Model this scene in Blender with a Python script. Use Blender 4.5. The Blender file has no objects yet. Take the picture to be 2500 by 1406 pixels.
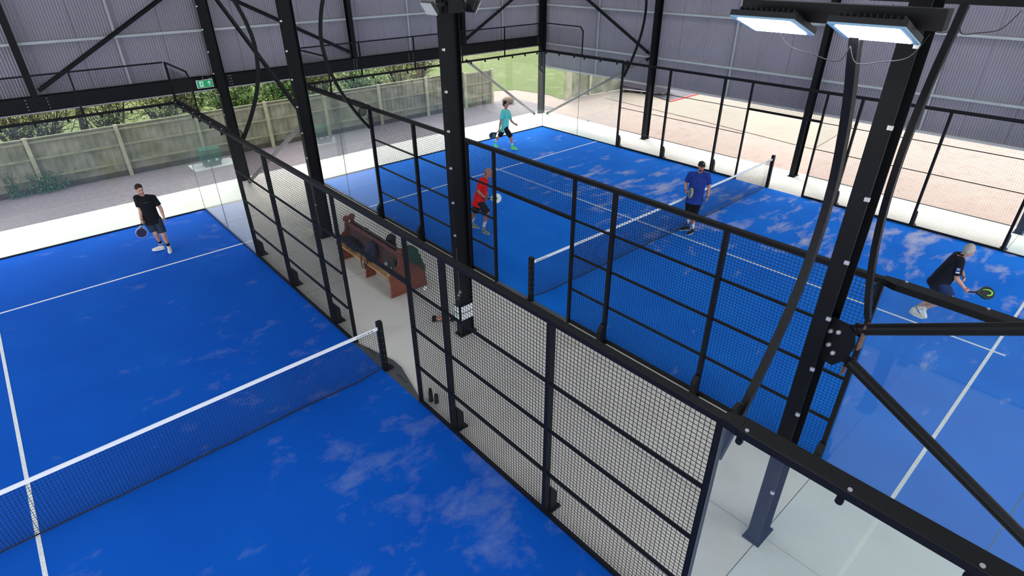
import bpy, bmesh, math, random
from mathutils import Vector as V, Matrix, noise

random.seed(7)
C = bpy.context.scene.collection
SC = bpy.context.scene
PI = math.pi

# ------------------------------------------------------------------ camera
cam_d = bpy.data.cameras.new('camera')
cam = bpy.data.objects.new('camera', cam_d); C.objects.link(cam)
RR = [[0.74853881, -0.6630579, -0.00662323], [-0.3373933, -0.37225301, -0.86463487], [0.57083747, 0.64944739, -0.50235711]]
cam.matrix_world = Matrix(((RR[0][0], -RR[1][0], -RR[2][0], -7.16701479),
                           (RR[0][1], -RR[1][1], -RR[2][1], 2.48190556),
                           (RR[0][2], -RR[1][2], -RR[2][2], 6.32044308),
                           (0, 0, 0, 1)))
cam_d.sensor_fit = 'HORIZONTAL'; cam_d.sensor_width = 36.0
cam_d.lens = 1401.4828870712279 * 36.0 / 2500.0
cam_d.clip_start = 0.05; cam_d.clip_end = 400
SC.camera = cam
CAM = V((-7.167, 2.482, 6.32))

# ------------------------------------------------------------------ view, world, light
SC.view_settings.view_transform = 'Standard'
SC.view_settings.look = 'None'
SC.view_settings.exposure = 0.0
SC.view_settings.gamma = 1.0
SC.view_settings.use_curve_mapping = False
W = bpy.data.worlds.new('overcast_sky'); SC.world = W; W.use_nodes = True
nt = W.node_tree; bg = nt.nodes['Background']
sky = nt.nodes.new('ShaderNodeTexSky'); sky.sky_type = 'NISHITA'; sky.sun_disc = False
sky.sun_elevation = math.radians(50); sky.sun_rotation = math.radians(60); sky.dust_density = 4.0
mixw = nt.nodes.new('ShaderNodeMixRGB'); mixw.inputs[0].default_value = 0.8
mixw.inputs[2].default_value = (0.93, 0.97, 1.0, 1)
mul = nt.nodes.new('ShaderNodeMixRGB'); mul.blend_type = 'MULTIPLY'; mul.inputs[0].default_value = 1.0
mul.inputs[2].default_value = (0.12, 0.12, 0.12, 1)
nt.links.new(sky.outputs[0], mul.inputs[1]); nt.links.new(mul.outputs[0], mixw.inputs[1])
nt.links.new(mixw.outputs[0], bg.inputs[0]); bg.inputs[1].default_value = 4.0

def area_light(name, loc, sx, sy, power, col=(1, 1, 1), rot=(0, 0, 0)):
    d = bpy.data.lights.new(name, 'AREA'); d.shape = 'RECTANGLE'; d.size = sx; d.size_y = sy
    d.energy = power; d.color = col
    o = bpy.data.objects.new(name, d); C.objects.link(o); o.location = loc; o.rotation_euler = rot
    return o

sun_d = bpy.data.lights.new('sun', 'SUN'); sun_d.energy = 4.6; sun_d.angle = math.radians(28); sun_d.color = (1, 0.95, 0.88)
sun = bpy.data.objects.new('sun', sun_d); C.objects.link(sun); sun.rotation_euler = V((0.55, 0.95, 0.72)).to_track_quat('Z', 'Y').to_euler()
# added fill lamps under the unseen roof, raising the light level indoors
for x, pw in ((-12.0, 190), (-6.5, 190), (-1.2, 190), (4.2, 225), (9.4, 260)):
    area_light('interior_fill', (x, 8.5, 7.28), 1.2, 26, pw, (0.93, 0.97, 1.0))

# ------------------------------------------------------------------ helpers
class MB:
    """collects shapes into one mesh"""
    def __init__(s): s.v = []; s.f = []
    def add(s, vs, fs):
        n = len(s.v); s.v += [tuple(v) for v in vs]; s.f += [tuple(i + n for i in f) for f in fs]; return s
    def box(s, x0, x1, y0, y1, z0, z1, M=None):
        vs = [V((x, y, z)) for z in (z0, z1) for y in (y0, y1) for x in (x0, x1)]
        if M is not None: vs = [M @ v for v in vs]
        return s.add(vs, [(0, 2, 3, 1), (4, 5, 7, 6), (0, 1, 5, 4), (2, 6, 7, 3), (0, 4, 6, 2), (1, 3, 7, 5)])
    def bar(s, p0, p1, w, h, up=(0, 0, 1)):
        p0 = V(p0); p1 = V(p1); d = (p1 - p0)
        if d.length < 1e-6: return s
        d.normalize(); a = d.cross(V(up))
        if a.length < 1e-4: a = d.cross(V((1, 0, 0)))
        a.normalize(); b = a.cross(d).normalized()
        vs = [p + a * (i * w / 2) + b * (j * h / 2) for p in (p0, p1) for i, j in ((-1, -1), (1, -1), (1, 1), (-1, 1))]
        return s.add(vs, [(0, 1, 2, 3), (7, 6, 5, 4), (0, 4, 5, 1), (1, 5, 6, 2), (2, 6, 7, 3), (3, 7, 4, 0)])
    def tube(s, pts, r, n=8, cap=True, flat=None):
        pts = [V(p) for p in pts]; m = len(pts)
        rs = r if isinstance(r, (list, tuple)) else [r] * m
        t = (pts[1] - pts[0]).normalized()
        a = t.cross(V((0, 0, 1)))
        if a.length < 1e-3: a = t.cross(V((0, 1, 0)))
        a.normalize(); vs = []
        for i, p in enumerate(pts):
            t = (pts[min(i + 1, m - 1)] - pts[max(i - 1, 0)]).normalized()
            a = (a - t * a.dot(t)).normalized(); b = t.cross(a)
            for k in range(n):
                an = 2 * PI * (k + .5) / n
                vs.append(p + (a * math.cos(an) + b * math.sin(an)) * rs[i])
        fs = [(i * n + k, i * n + (k + 1) % n, (i + 1) * n + (k + 1) % n, (i + 1) * n + k) for i in range(m - 1) for k in range(n)]
        if cap: fs += [tuple(reversed(range(n))), tuple(range((m - 1) * n, m * n))]
        return s.add(vs, fs)
    def disc(s, c, axis, r, h, n=12):
        c = V(c); ax = V(axis).normalized()
        return s.tube([c - ax * h / 2, c + ax * h / 2], r, n)
    def prism(s, poly, z0, z1, M=None):
        n = len(poly); vs = [V((x, y, z)) for z in (z0, z1) for x, y in poly]
        if M is not None: vs = [M @ v for v in vs]
        return s.add(vs, [tuple(reversed(range(n))), tuple(range(n, 2 * n))] + [(i, (i + 1) % n, n + (i + 1) % n, n + i) for i in range(n)])
    def ell(s, c, ax, r, nu=16, nv=10):
        """ellipsoid; ax three axes, r three radii"""
        c = V(c); vs = []; fs = []
        for j in range(nv + 1):
            th = PI * j / nv
            for i in range(nu):
                ph = 2 * PI * i / nu
                vs.append(c + ax[0] * (r[0] * math.sin(th) * math.cos(ph)) + ax[1] * (r[1] * math.sin(th) * math.sin(ph)) + ax[2] * (r[2] * math.cos(th)))
        for j in range(nv):
            for i in range(nu):
                fs.append((j * nu + i, j * nu + (i + 1) % nu, (j + 1) * nu + (i + 1) % nu, (j + 1) * nu + i))
        return s.add(vs, fs)
    def build(s, name, mat, parent=None, smooth=False, bevel=0):
        me = bpy.data.meshes.new(name); me.from_pydata(s.v, [], s.f); me.update()
        if smooth:
            for p in me.polygons: p.use_smooth = True
        o = bpy.data.objects.new(name, me); C.objects.link(o)
        if mat: me.materials.append(mat)
        if parent: o.parent = parent; o.matrix_parent_inverse = parent_inv(parent)
        if bevel:
            b = o.modifiers.new('bevel', 'BEVEL'); b.width = bevel; b.segments = 2; b.limit_method = 'ANGLE'
        return o

def parent_inv(p):
    m = Matrix.Translation(p.location) @ p.rotation_euler.to_matrix().to_4x4()
    q = p.parent
    if q: m = m  # parts sit at the thing's own frame
    return m.inverted() if p.type == 'EMPTY' else Matrix.Identity(4)

def tag(o, label=None, cat=None, group=None, kind=None):
    if label: o['label'] = label
    if cat: o['category'] = cat
    if group: o['group'] = group
    if kind: o['kind'] = kind
    return o

def thing(name, label, cat, loc=(0, 0, 0), group=None):
    o = bpy.data.objects.new(name, None); C.objects.link(o); o.location = loc; o.empty_display_size = 0.2
    return tag(o, label, cat, group)

def copy_tree(o, dx):
    """copy of a thing and its parts, moved by dx"""
    c = o.copy(); C.objects.link(c); c.location = V(o.location) + V(dx)
    def rec(src, dst):
        for ch in list(src.children):
            d = ch.copy(); C.objects.link(d); d.parent = dst
            rec(ch, d)
    rec(o, c)
    return c

# ------------------------------------------------------------------ materials
def srgb(r, g, b):
    f = lambda c: (c / 255.0 / 12.92) if c / 255.0 <= 0.04045 else ((c / 255.0 + 0.055) / 1.055) ** 2.4
    return (f(r), f(g), f(b), 1.0)

def mat(name, col, rough=0.6, metal=0.0, var=0.0, scale=8.0, spec=0.5, bump=0.0, col2=None, detail=4.0):
    m = bpy.data.materials.new(name); m.use_nodes = True; n = m.node_tree.nodes; l = m.node_tree.links
    b = n['Principled BSDF']; b.inputs['Base Color'].default_value = col
    b.inputs['Roughness'].default_value = rough; b.inputs['Metallic'].default_value = metal
    b.inputs['Specular IOR Level'].default_value = spec
    if var or bump or col2:
        tc = n.new('ShaderNodeTexCoord'); no = n.new('ShaderNodeTexNoise')
        no.inputs['Scale'].default_value = scale; no.inputs['Detail'].default_value = detail
        l.new(tc.outputs['Object'], no.inputs['Vector'])
        if var or col2:
            r = n.new('ShaderNodeValToRGB'); r.color_ramp.elements[0].position = 0.35; r.color_ramp.elements[1].position = 0.68
            if col2: r.color_ramp.elements[0].color = col; r.color_ramp.elements[1].color = col2
            else:
                r.color_ramp.elements[0].color = tuple(c * (1 - var) for c in col[:3]) + (1,)
                r.color_ramp.elements[1].color = tuple(min(1, c * (1 + var)) for c in col[:3]) + (1,)
            l.new(no.outputs['Fac'], r.inputs[0]); l.new(r.outputs[0], b.inputs['Base Color'])
        if bump:
            bp = n.new('ShaderNodeBump'); bp.inputs['Strength'].default_value = bump; bp.inputs['Distance'].default_value = 0.02
            l.new(no.outputs['Fac'], bp.inputs['Height']); l.new(bp.outputs[0], b.inputs['Normal'])
    return m

def emis(name, col, strength):
    m = bpy.data.materials.new(name); m.use_nodes = True; b = m.node_tree.nodes['Principled BSDF']
    b.inputs['Base Color'].default_value = col; b.inputs['Emission Color'].default_value = col; b.inputs['Emission Strength'].default_value = strength
    return m

def layered(name, base, base2, spots, s1, s2, lo, hi, stretch=(1, 1, 1), rough=0.9, big=0.25, amount=0.8, spec=0.2, rot=0.0, wmask=None, fine=60):
    """base colour with soft variation, and patches of a second substance lying on it"""
    m = bpy.data.materials.new(name); m.use_nodes = True; n = m.node_tree.nodes; l = m.node_tree.links
    b = n['Principled BSDF']; b.inputs['Roughness'].default_value = rough; b.inputs['Specular IOR Level'].default_value = spec
    tc = n.new('ShaderNodeTexCoord'); mp = n.new('ShaderNodeMapping'); mp.inputs['Scale'].default_value = stretch
    mp.inputs['Rotation'].default_value = (0, 0, rot)
    l.new(tc.outputs['Object'], mp.inputs['Vector'])
    n1 = n.new('ShaderNodeTexNoise'); n1.inputs['Scale'].default_value = s1; n1.inputs['Detail'].default_value = 5
    l.new(tc.outputs['Object'], n1.inputs['Vector'])
    n2 = n.new('ShaderNodeTexNoise'); n2.inputs['Scale'].default_value = s2; n2.inputs['Detail'].default_value = 7; n2.inputs['Roughness'].default_value = 0.62
    n2.inputs['Distortion'].default_value = 0.25
    l.new(mp.outputs[0], n2.inputs['Vector'])
    n3 = n.new('ShaderNodeTexNoise'); n3.inputs['Scale'].default_value = big; n3.inputs['Detail'].default_value = 2
    l.new(tc.outputs['Object'], n3.inputs['Vector'])
    mx = n.new('ShaderNodeMixRGB'); mx.inputs[1].default_value = base; mx.inputs[2].default_value = base2; l.new(n1.outputs['Fac'], mx.inputs[0])
    r = n.new('ShaderNodeValToRGB'); r.color_ramp.elements[0].position = lo; r.color_ramp.elements[1].position = hi
    r.color_ramp.elements[0].color = (0, 0, 0, 1); r.color_ramp.elements[1].color = (amount,) * 3 + (1,)
    # big-scale noise shifts where the patches gather
    ad = n.new('ShaderNodeMath'); ad.operation = 'MULTIPLY_ADD'; ad.inputs[1].default_value = 0.35; ad.inputs[2].default_value = -0.175
    l.new(n3.outputs['Fac'], ad.inputs[0])
    sm = n.new('ShaderNodeMath'); sm.operation = 'ADD'; l.new(n2.outputs['Fac'], sm.inputs[0]); l.new(ad.outputs[0], sm.inputs[1])
    for (axis, a0, a1, o0, o1) in (wmask or ()):
        # wear differs from one side of the court to the other
        sx = n.new('ShaderNodeSeparateXYZ'); l.new(tc.outputs['Object'], sx.inputs[0])
        mr = n.new('ShaderNodeMapRange'); mr.interpolation_type = 'SMOOTHSTEP'
        for k_, v_ in zip(('From Min', 'From Max', 'To Min', 'To Max'), (a0, a1, o0, o1)): mr.inputs[k_].default_value = v_
        l.new(sx.outputs[axis], mr.inputs['Value'])
        s2_ = n.new('ShaderNodeMath'); s2_.operation = 'ADD'; l.new(sm.outputs[0], s2_.inputs[0]); l.new(mr.outputs[0], s2_.inputs[1]); sm = s2_
    l.new(sm.outputs[0], r.inputs[0])
    n4 = n.new('ShaderNodeTexNoise'); n4.inputs['Scale'].default_value = fine; n4.inputs['Detail'].default_value = 2
    l.new(tc.outputs['Object'], n4.inputs['Vector'])
    fm = n.new('ShaderNodeMath'); fm.operation = 'MULTIPLY_ADD'; fm.inputs[1].default_value = 1.0; fm.inputs[2].default_value = 0.45; l.new(n4.outputs['Fac'], fm.inputs[0])
    mm = n.new('ShaderNodeMath'); mm.operation = 'MULTIPLY'; mm.use_clamp = True; l.new(r.outputs[0], mm.inputs[0]); l.new(fm.outputs[0], mm.inputs[1])
    m2 = n.new('ShaderNodeMixRGB'); m2.inputs[2].default_value = spots; l.new(mx.outputs[0], m2.inputs[1]); l.new(mm.outputs[0], m2.inputs[0])
    l.new(m2.outputs[0], b.inputs['Base Color'])
    return m

M = {}
M['black'] = mat('black_powder_coated_steel', srgb(11, 12, 15), 0.5, 0.0, spec=0.22)
M['steel'] = mat('charcoal_painted_steel', srgb(10, 12, 16), 0.5, 0.0, 0.15, 3, 0.2)
M['wire'] = mat('black_wire', srgb(16, 17, 20), 0.5, spec=0.3)
M['net'] = mat('black_net_cord', srgb(18, 20, 26), 0.8)
M['white'] = mat('white_tape', srgb(238, 240, 242), 0.6)
M['line'] = mat('white_turf_line', srgb(226, 230, 232), 0.9, 0, 0.12, 30)
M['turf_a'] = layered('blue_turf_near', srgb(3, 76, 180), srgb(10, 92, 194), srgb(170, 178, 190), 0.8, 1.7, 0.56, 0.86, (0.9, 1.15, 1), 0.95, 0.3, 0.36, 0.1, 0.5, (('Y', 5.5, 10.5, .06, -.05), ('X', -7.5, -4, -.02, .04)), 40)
M['turf_b'] = layered('blue_turf_far', srgb(2, 98, 206), srgb(18, 126, 230), srgb(224, 216, 210), 0.9, 1.35, 0.555, 0.76, (0.6, 1.45, 1), 0.95, 0.24, 0.66, 0.1, 0.35, (('X', 1, 8, -.10, .045), ('Y', 13.5, 18.5, .0, -.10)), 40)  # blue lighter than the near turf: brighter daylight here put into the colour
M['concrete'] = layered('pale_concrete', srgb(208, 205, 196), srgb(220, 217, 208), srgb(186, 181, 166), 1.5, 0.8, 0.50, 0.75, (1, 1, 1), 0.85, 0.3, 0.6, 0.3)
M['concrete2'] = layered('lighter_concrete', srgb(206, 209, 203), srgb(214, 216, 210), srgb(190, 184, 168), 1.5, 0.7, 0.52, 0.75, (1, 1, 1), 0.8, 0.3, 0.5, 0.3)
M['joint'] = mat('joint_and_stone_grey', srgb(150, 147, 140), 0.9)  # plain grey of the slab joints, shared by the loose stones
M['gravel'] = layered('grey_gravel', srgb(112, 104, 108), srgb(128, 120, 123), srgb(160, 155, 156), 6, 9, 0.5, 0.8, (1, 1, 1), 1.0, 0.8, 0.4, 0.1, 0, None, 120)
M['sand'] = layered('sandy_ground', srgb(146, 130, 121), srgb(157, 142, 133), srgb(126, 110, 99), 1.2, 3, 0.5, 0.78, (1, 1, 1), 1.0, 0.35, 0.5, 0.1)
M['yard'] = layered('yard_concrete', srgb(134, 124, 112), srgb(142, 134, 122), srgb(120, 110, 95), 0.6, 0.8, 0.55, 0.8, (1, 1, 1), 0.9, 0.2, 0.5, 0.2)
M['grass'] = layered('lawn', srgb(80, 90, 50), srgb(96, 106, 64), srgb(130, 126, 98), 3, 1.2, 0.52, 0.75, (1, 1, 1), 1.0, 0.2, 0.7, 0.1)
M['clad'] = mat('grey_wall_cladding', srgb(150, 147, 158), 0.5, 0.0, 0.06, 0.6, 0.3)
M['galv'] = mat('galvanised_rail', srgb(176, 184, 186), 0.5, 0.0, 0.06, 3)
M['galv2'] = mat('pale_flashing', srgb(190, 190, 192), 0.5, 0.0)
M['roof'] = mat('roof_sheet', srgb(120, 120, 128), 0.6)
M['tube'] = mat('grey_steel_tube', srgb(116, 112, 110), 0.4, 0.1, 0.1, 4)
M['bolt'] = mat('bright_bolt', srgb(205, 208, 210), 0.3, 0.6)
M['rust'] = mat('rusty_tube', srgb(92, 66, 58), 0.7, 0, 0.3, 12)
M['lampbody'] = mat('lamp_housing', srgb(22, 24, 27), 0.5)
M['lampface_off'] = mat('lamp_glass_unlit', srgb(196, 200, 200), 0.25)
M['lampframe'] = mat('lamp_glass_rim', srgb(150, 190, 215), 0.15)
M['lamp_on'] = emis('lit_lamp_panel', (1, 1, 1, 1), 40)
M['green_sign'] = emis('exit_sign_green', srgb(22, 150, 92), 0.25)
M['sign_white'] = emis('exit_sign_white', srgb(200, 235, 222), 0.3)
M['gbox'] = mat('green_plastic_cabinet', srgb(16, 100, 78), 0.4)
M['wood'] = mat('weathered_fence_board', srgb(112, 114, 92), 0.85, 0, 0, 2.0, 0.2, 0.3, srgb(152, 147, 130), 8)
M['wood2'] = mat('fence_post_wood', srgb(152, 150, 122), 0.85, 0, 0, 3.0, 0.2, 0.3, srgb(176, 172, 146), 8)
M['wood3'] = mat('fence_rail_wood', srgb(140, 138, 112), 0.85, 0, 0.15, 4.0)
M['darkwood'] = mat('dark_gravel_board', srgb(76, 74, 62), 0.9, 0, 0.2, 4)  # dark wood of the fence's bottom boards and the stack bearers
M['bark'] = mat('bark', srgb(62, 54, 46), 0.95, 0, 0.3, 9)
M['leaf_a'] = mat('olive_leaves', srgb(120, 140, 52), 0.6, 0, 0, 1.2, 0.3, 0, srgb(176, 190, 96))
M['leaf_b'] = mat('green_leaves', srgb(62, 104, 40), 0.5, 0, 0, 1.4, 0.3, 0, srgb(134, 170, 84))
M['leaf_c'] = mat('dark_green_leaves', srgb(34, 72, 40), 0.5, 0, 0.3, 2)
M['leaf_d'] = mat('ivy_leaves', srgb(52, 92, 60), 0.5, 0, 0.3, 5)
M['pew'] = mat('reddish_brown_pew_paint', srgb(118, 62, 48), 0.55, 0, 0.12, 5)
M['pewdark'] = mat('dark_brown_pew_wood', srgb(62, 46, 40), 0.5, 0, 0.2, 5)
M['pewback'] = mat('brown_pew_boards', srgb(78, 52, 47), 0.6, 0, 0.15, 5)
M['seatwood'] = mat('honey_seat_wood', srgb(172, 134, 92), 0.5, 0, 0.15, 4)
M['fabric_navy'] = mat('navy_bag_fabric', srgb(44, 48, 74), 0.9, 0, 0.15, 12)
M['fabric_black'] = mat('black_bag_fabric', srgb(20, 22, 26), 0.9, 0, 0.15, 12)
M['fabric_green'] = mat('dark_green_jacket', srgb(24, 62, 52), 0.9, 0, 0.2, 9)
M['skin'] = mat('skin', srgb(196, 146, 122), 0.55, 0, 0.06, 9)
M['skin2'] = mat('tanned_skin', srgb(186, 128, 104), 0.55, 0, 0.06, 9)
M['plate'] = mat('dark_threshold_plate', srgb(72, 76, 80), 0.5, 0.2, 0.12, 3)
M['mark'] = mat('black_printed_mark', srgb(26, 30, 40), 0.6)
M['darkmark'] = mat('grey_print', srgb(90, 96, 96), 0.6)
M['red'] = mat('red_trim', srgb(206, 60, 60), 0.6)
M['tarp'] = mat('dark_sheeting', srgb(46, 42, 54), 0.7, 0, 0.1, 2)
M['sheetstack'] = mat('ribbed_grey_sheet', srgb(112, 108, 120), 0.45, 0.2)
M['stone'] = mat('sandstone', srgb(118, 96, 80), 0.9, 0, 0.15, 5)

def glass_mat():
    m = bpy.data.materials.new('tempered_glass'); m.use_nodes = True; n = m.node_tree.nodes; l = m.node_tree.links
    n.remove(n['Principled BSDF']); out = n['Material Output']
    tr = n.new('ShaderNodeBsdfTransparent'); tr.inputs[0].default_value = (0.955, 0.985, 0.975, 1)
    gl = n.new('ShaderNodeBsdfGlossy'); gl.inputs[0].default_value = (1, 1, 1, 1); gl.inputs['Roughness'].default_value = 0.02
    df = n.new('ShaderNodeBsdfDiffuse'); df.inputs[0].default_value = (0.8, 0.86, 0.86, 1)
    fr = n.new('ShaderNodeFresnel'); ge = n.new('ShaderNodeNewGeometry'); io = n.new('ShaderNodeMapRange'); io.inputs['To Min'].default_value = 1.45; io.inputs['To Max'].default_value = 1 / 1.45
    l.new(ge.outputs['Backfacing'], io.inputs['Value']); l.new(io.outputs[0], fr.inputs[0])
    mx = n.new('ShaderNodeMixShader'); l.new(fr.outputs[0], mx.inputs[0]); l.new(tr.outputs[0], mx.inputs[1]); l.new(gl.outputs[0], mx.inputs[2])
    m2 = n.new('ShaderNodeMixShader'); m2.inputs[0].default_value = 0.018; l.new(mx.outputs[0], m2.inputs[1]); l.new(df.outputs[0], m2.inputs[2])
    l.new(m2.outputs[0], out.inputs['Surface'])
    return m
M['glass'] = glass_mat()
M['seal'] = mat('grey_green_glass_edge', srgb(92, 108, 104), 0.3)

# ------------------------------------------------------------------ places
AX = -3.57          # right-hand side of the near court; the far court starts at x = 0
BACK = 22.0         # inner face of the back wall
RIGHT = 12.0        # inner face of the right wall

# ------------------------------------------------------------------ ground
def ground():
    tag(MB().box(-40, 60, -25, 70, -0.30, -0.045).build('floor', M['sand']), kind='structure')
    tag(MB().box(-15.5, RIGHT + .1, 3.94, BACK + .12, -0.2, -0.012).build('floor_slab', M['concrete']), kind='structure')
    tag(MB().box(-15.5, RIGHT + .1, -8, 3.93, -0.2, -0.010).build('floor_near_slab', M['concrete2']), kind='structure')
    j = MB()
    j.box(-1.763, -1.757, -2.05, 22, -0.012, -0.0085)
    for y in (13.5, 18.6): j.box(-3.5, -0.1, y, y + .006, -0.012, -0.0085)
    tag(j.build('trim_floor_joint', M['joint']), kind='structure')
    tag(MB().box(-20, RIGHT + .9, BACK + .12, 25.15, -0.1, -0.02).build('floor_gravel', M['gravel']), kind='structure')
    tag(MB().prism([(-40, 25.15), (11.6, 25.15), (12.6, 27.6), (14.4, 26.6), (14.8, 24.4), (14.5, 23.3), (24, 22.9), (60, 26), (60, 70), (-40, 70)], -0.044, -0.03).build('floor_lawn', M['grass']), kind='structure')
    tag(MB().prism([(16.3, 21.9), (15.88, 16.3), (15.2, 10.87), (18.62, 11.15), (30, 12), (30, 22.4)], -0.044, -0.02).build('floor_yard', M['yard']), kind='structure')
    # stones scattered along the gravel
    s = MB()
    for i in range(260):
        x = random.uniform(-9.5, 11); y = random.choice((random.uniform(24.0, 24.85), random.uniform(22.2, 24.8)))
        r = random.uniform(.006, .02)
        s.ell((x, y, -0.015), (V((1, 0, 0)), V((0, 1, 0)), V((0, 0, 1))), (r, r * random.uniform(.6, 1), r * .6), 6, 4)
    for i in range(300):
        x = random.uniform(12.3, 16.5); y = random.uniform(1, 21); r = random.uniform(.006, .02)
        s.ell((x, y, -0.04), (V((1, 0, 0)), V((0, 1, 0)), V((0, 0, 1))), (r, r * .8, r * .6), 6, 4)
    tag(s.build('loose_stones', M['joint']), 'small pale stones scattered over the gravel and sandy ground', 'stones', kind='stuff')
ground()

def turf(x0, m, label):
    t = thing('artificial_turf', label, 'turf', (x0, 0, 0))
    MB().box(x0, x0 + 10, 0, 20, -0.0118, 0.0).build('carpet', m, t)
    z = 0.003; w = .05
    for y in (3.05, 16.95): MB().box(x0 + .0, x0 + 10, y - w / 2, y + w / 2, -0.001, z).build('white_line', M['line'], t)
    MB().box(x0 + 5 - w / 2, x0 + 5 + w / 2, 2.85, 3.024, -0.001, z).build('white_line', M['line'], t)
    MB().box(x0 + 5 - w / 2, x0 + 5 + w / 2, 3.076, 16.924, -0.001, z).build('white_line', M['line'], t)
    MB().box(x0 + 5 - w / 2, x0 + 5 + w / 2, 16.976, 17.15, -0.001, z).build('white_line', M['line'], t)
    return t
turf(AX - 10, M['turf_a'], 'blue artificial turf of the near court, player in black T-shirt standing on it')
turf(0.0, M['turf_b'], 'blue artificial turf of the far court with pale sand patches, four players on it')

# ------------------------------------------------------------------ court enclosures
def wire_panel(y0, y1, z0, z1, x, axis='y', w=.0045, step=.05):
    """welded mesh; axis 'y': panel in plane x = const, axis 'x': in plane y = const (y0,y1 are then x values)"""
    b = MB(); n = max(1, round((y1 - y0) / step)); k = max(1, round((z1 - z0) / step))
    def put(a0, a1, c0, c1, off):
        if axis == 'y': b.box(x + off - w / 2, x + off + w / 2, a0, a1, c0, c1)
        else: b.box(a0, a1, x + off - w / 2, x + off + w / 2, c0, c1)
    for i in range(n + 1):
        a = y0 + (y1 - y0) * i / n; put(a - w / 2, a + w / 2, z0, z1, 0)
    for i in range(k + 1):
        c = z0 + (z1 - z0) * i / k; put(y0, y1, c - w / 2, c + w / 2, w)
    return b

def bracket(xp, y, side, t):
    """gusset and floor plate behind a fence post; side +1 = outwards is +x"""
    b = MB(); x1 = xp + side * .04; x2 = xp + side * .15
    M4 = Matrix(((1, 0, 0, 0), (0, 0, 1, y - .005), (0, 1, 0, 0), (0, 0, 0, 1)))
    b.prism([(x1, 0.02), (x2, 0.02), (x2, .30), (x1 + side * .03, .42), (x1, .42)], -.045, .045, M4)
    b.box(min(xp - side * .05, x2 + side * .06), max(xp - side * .05, x2 + side * .06), y - .08, y + .08, -.01, .012)
    for yy in (-.055, .055): b.disc((x2 + side * .04, y + yy, .02), (0, 0, 1), .012, .03, 6)
    b.build('base_bracket', M['black'], t)

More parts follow.
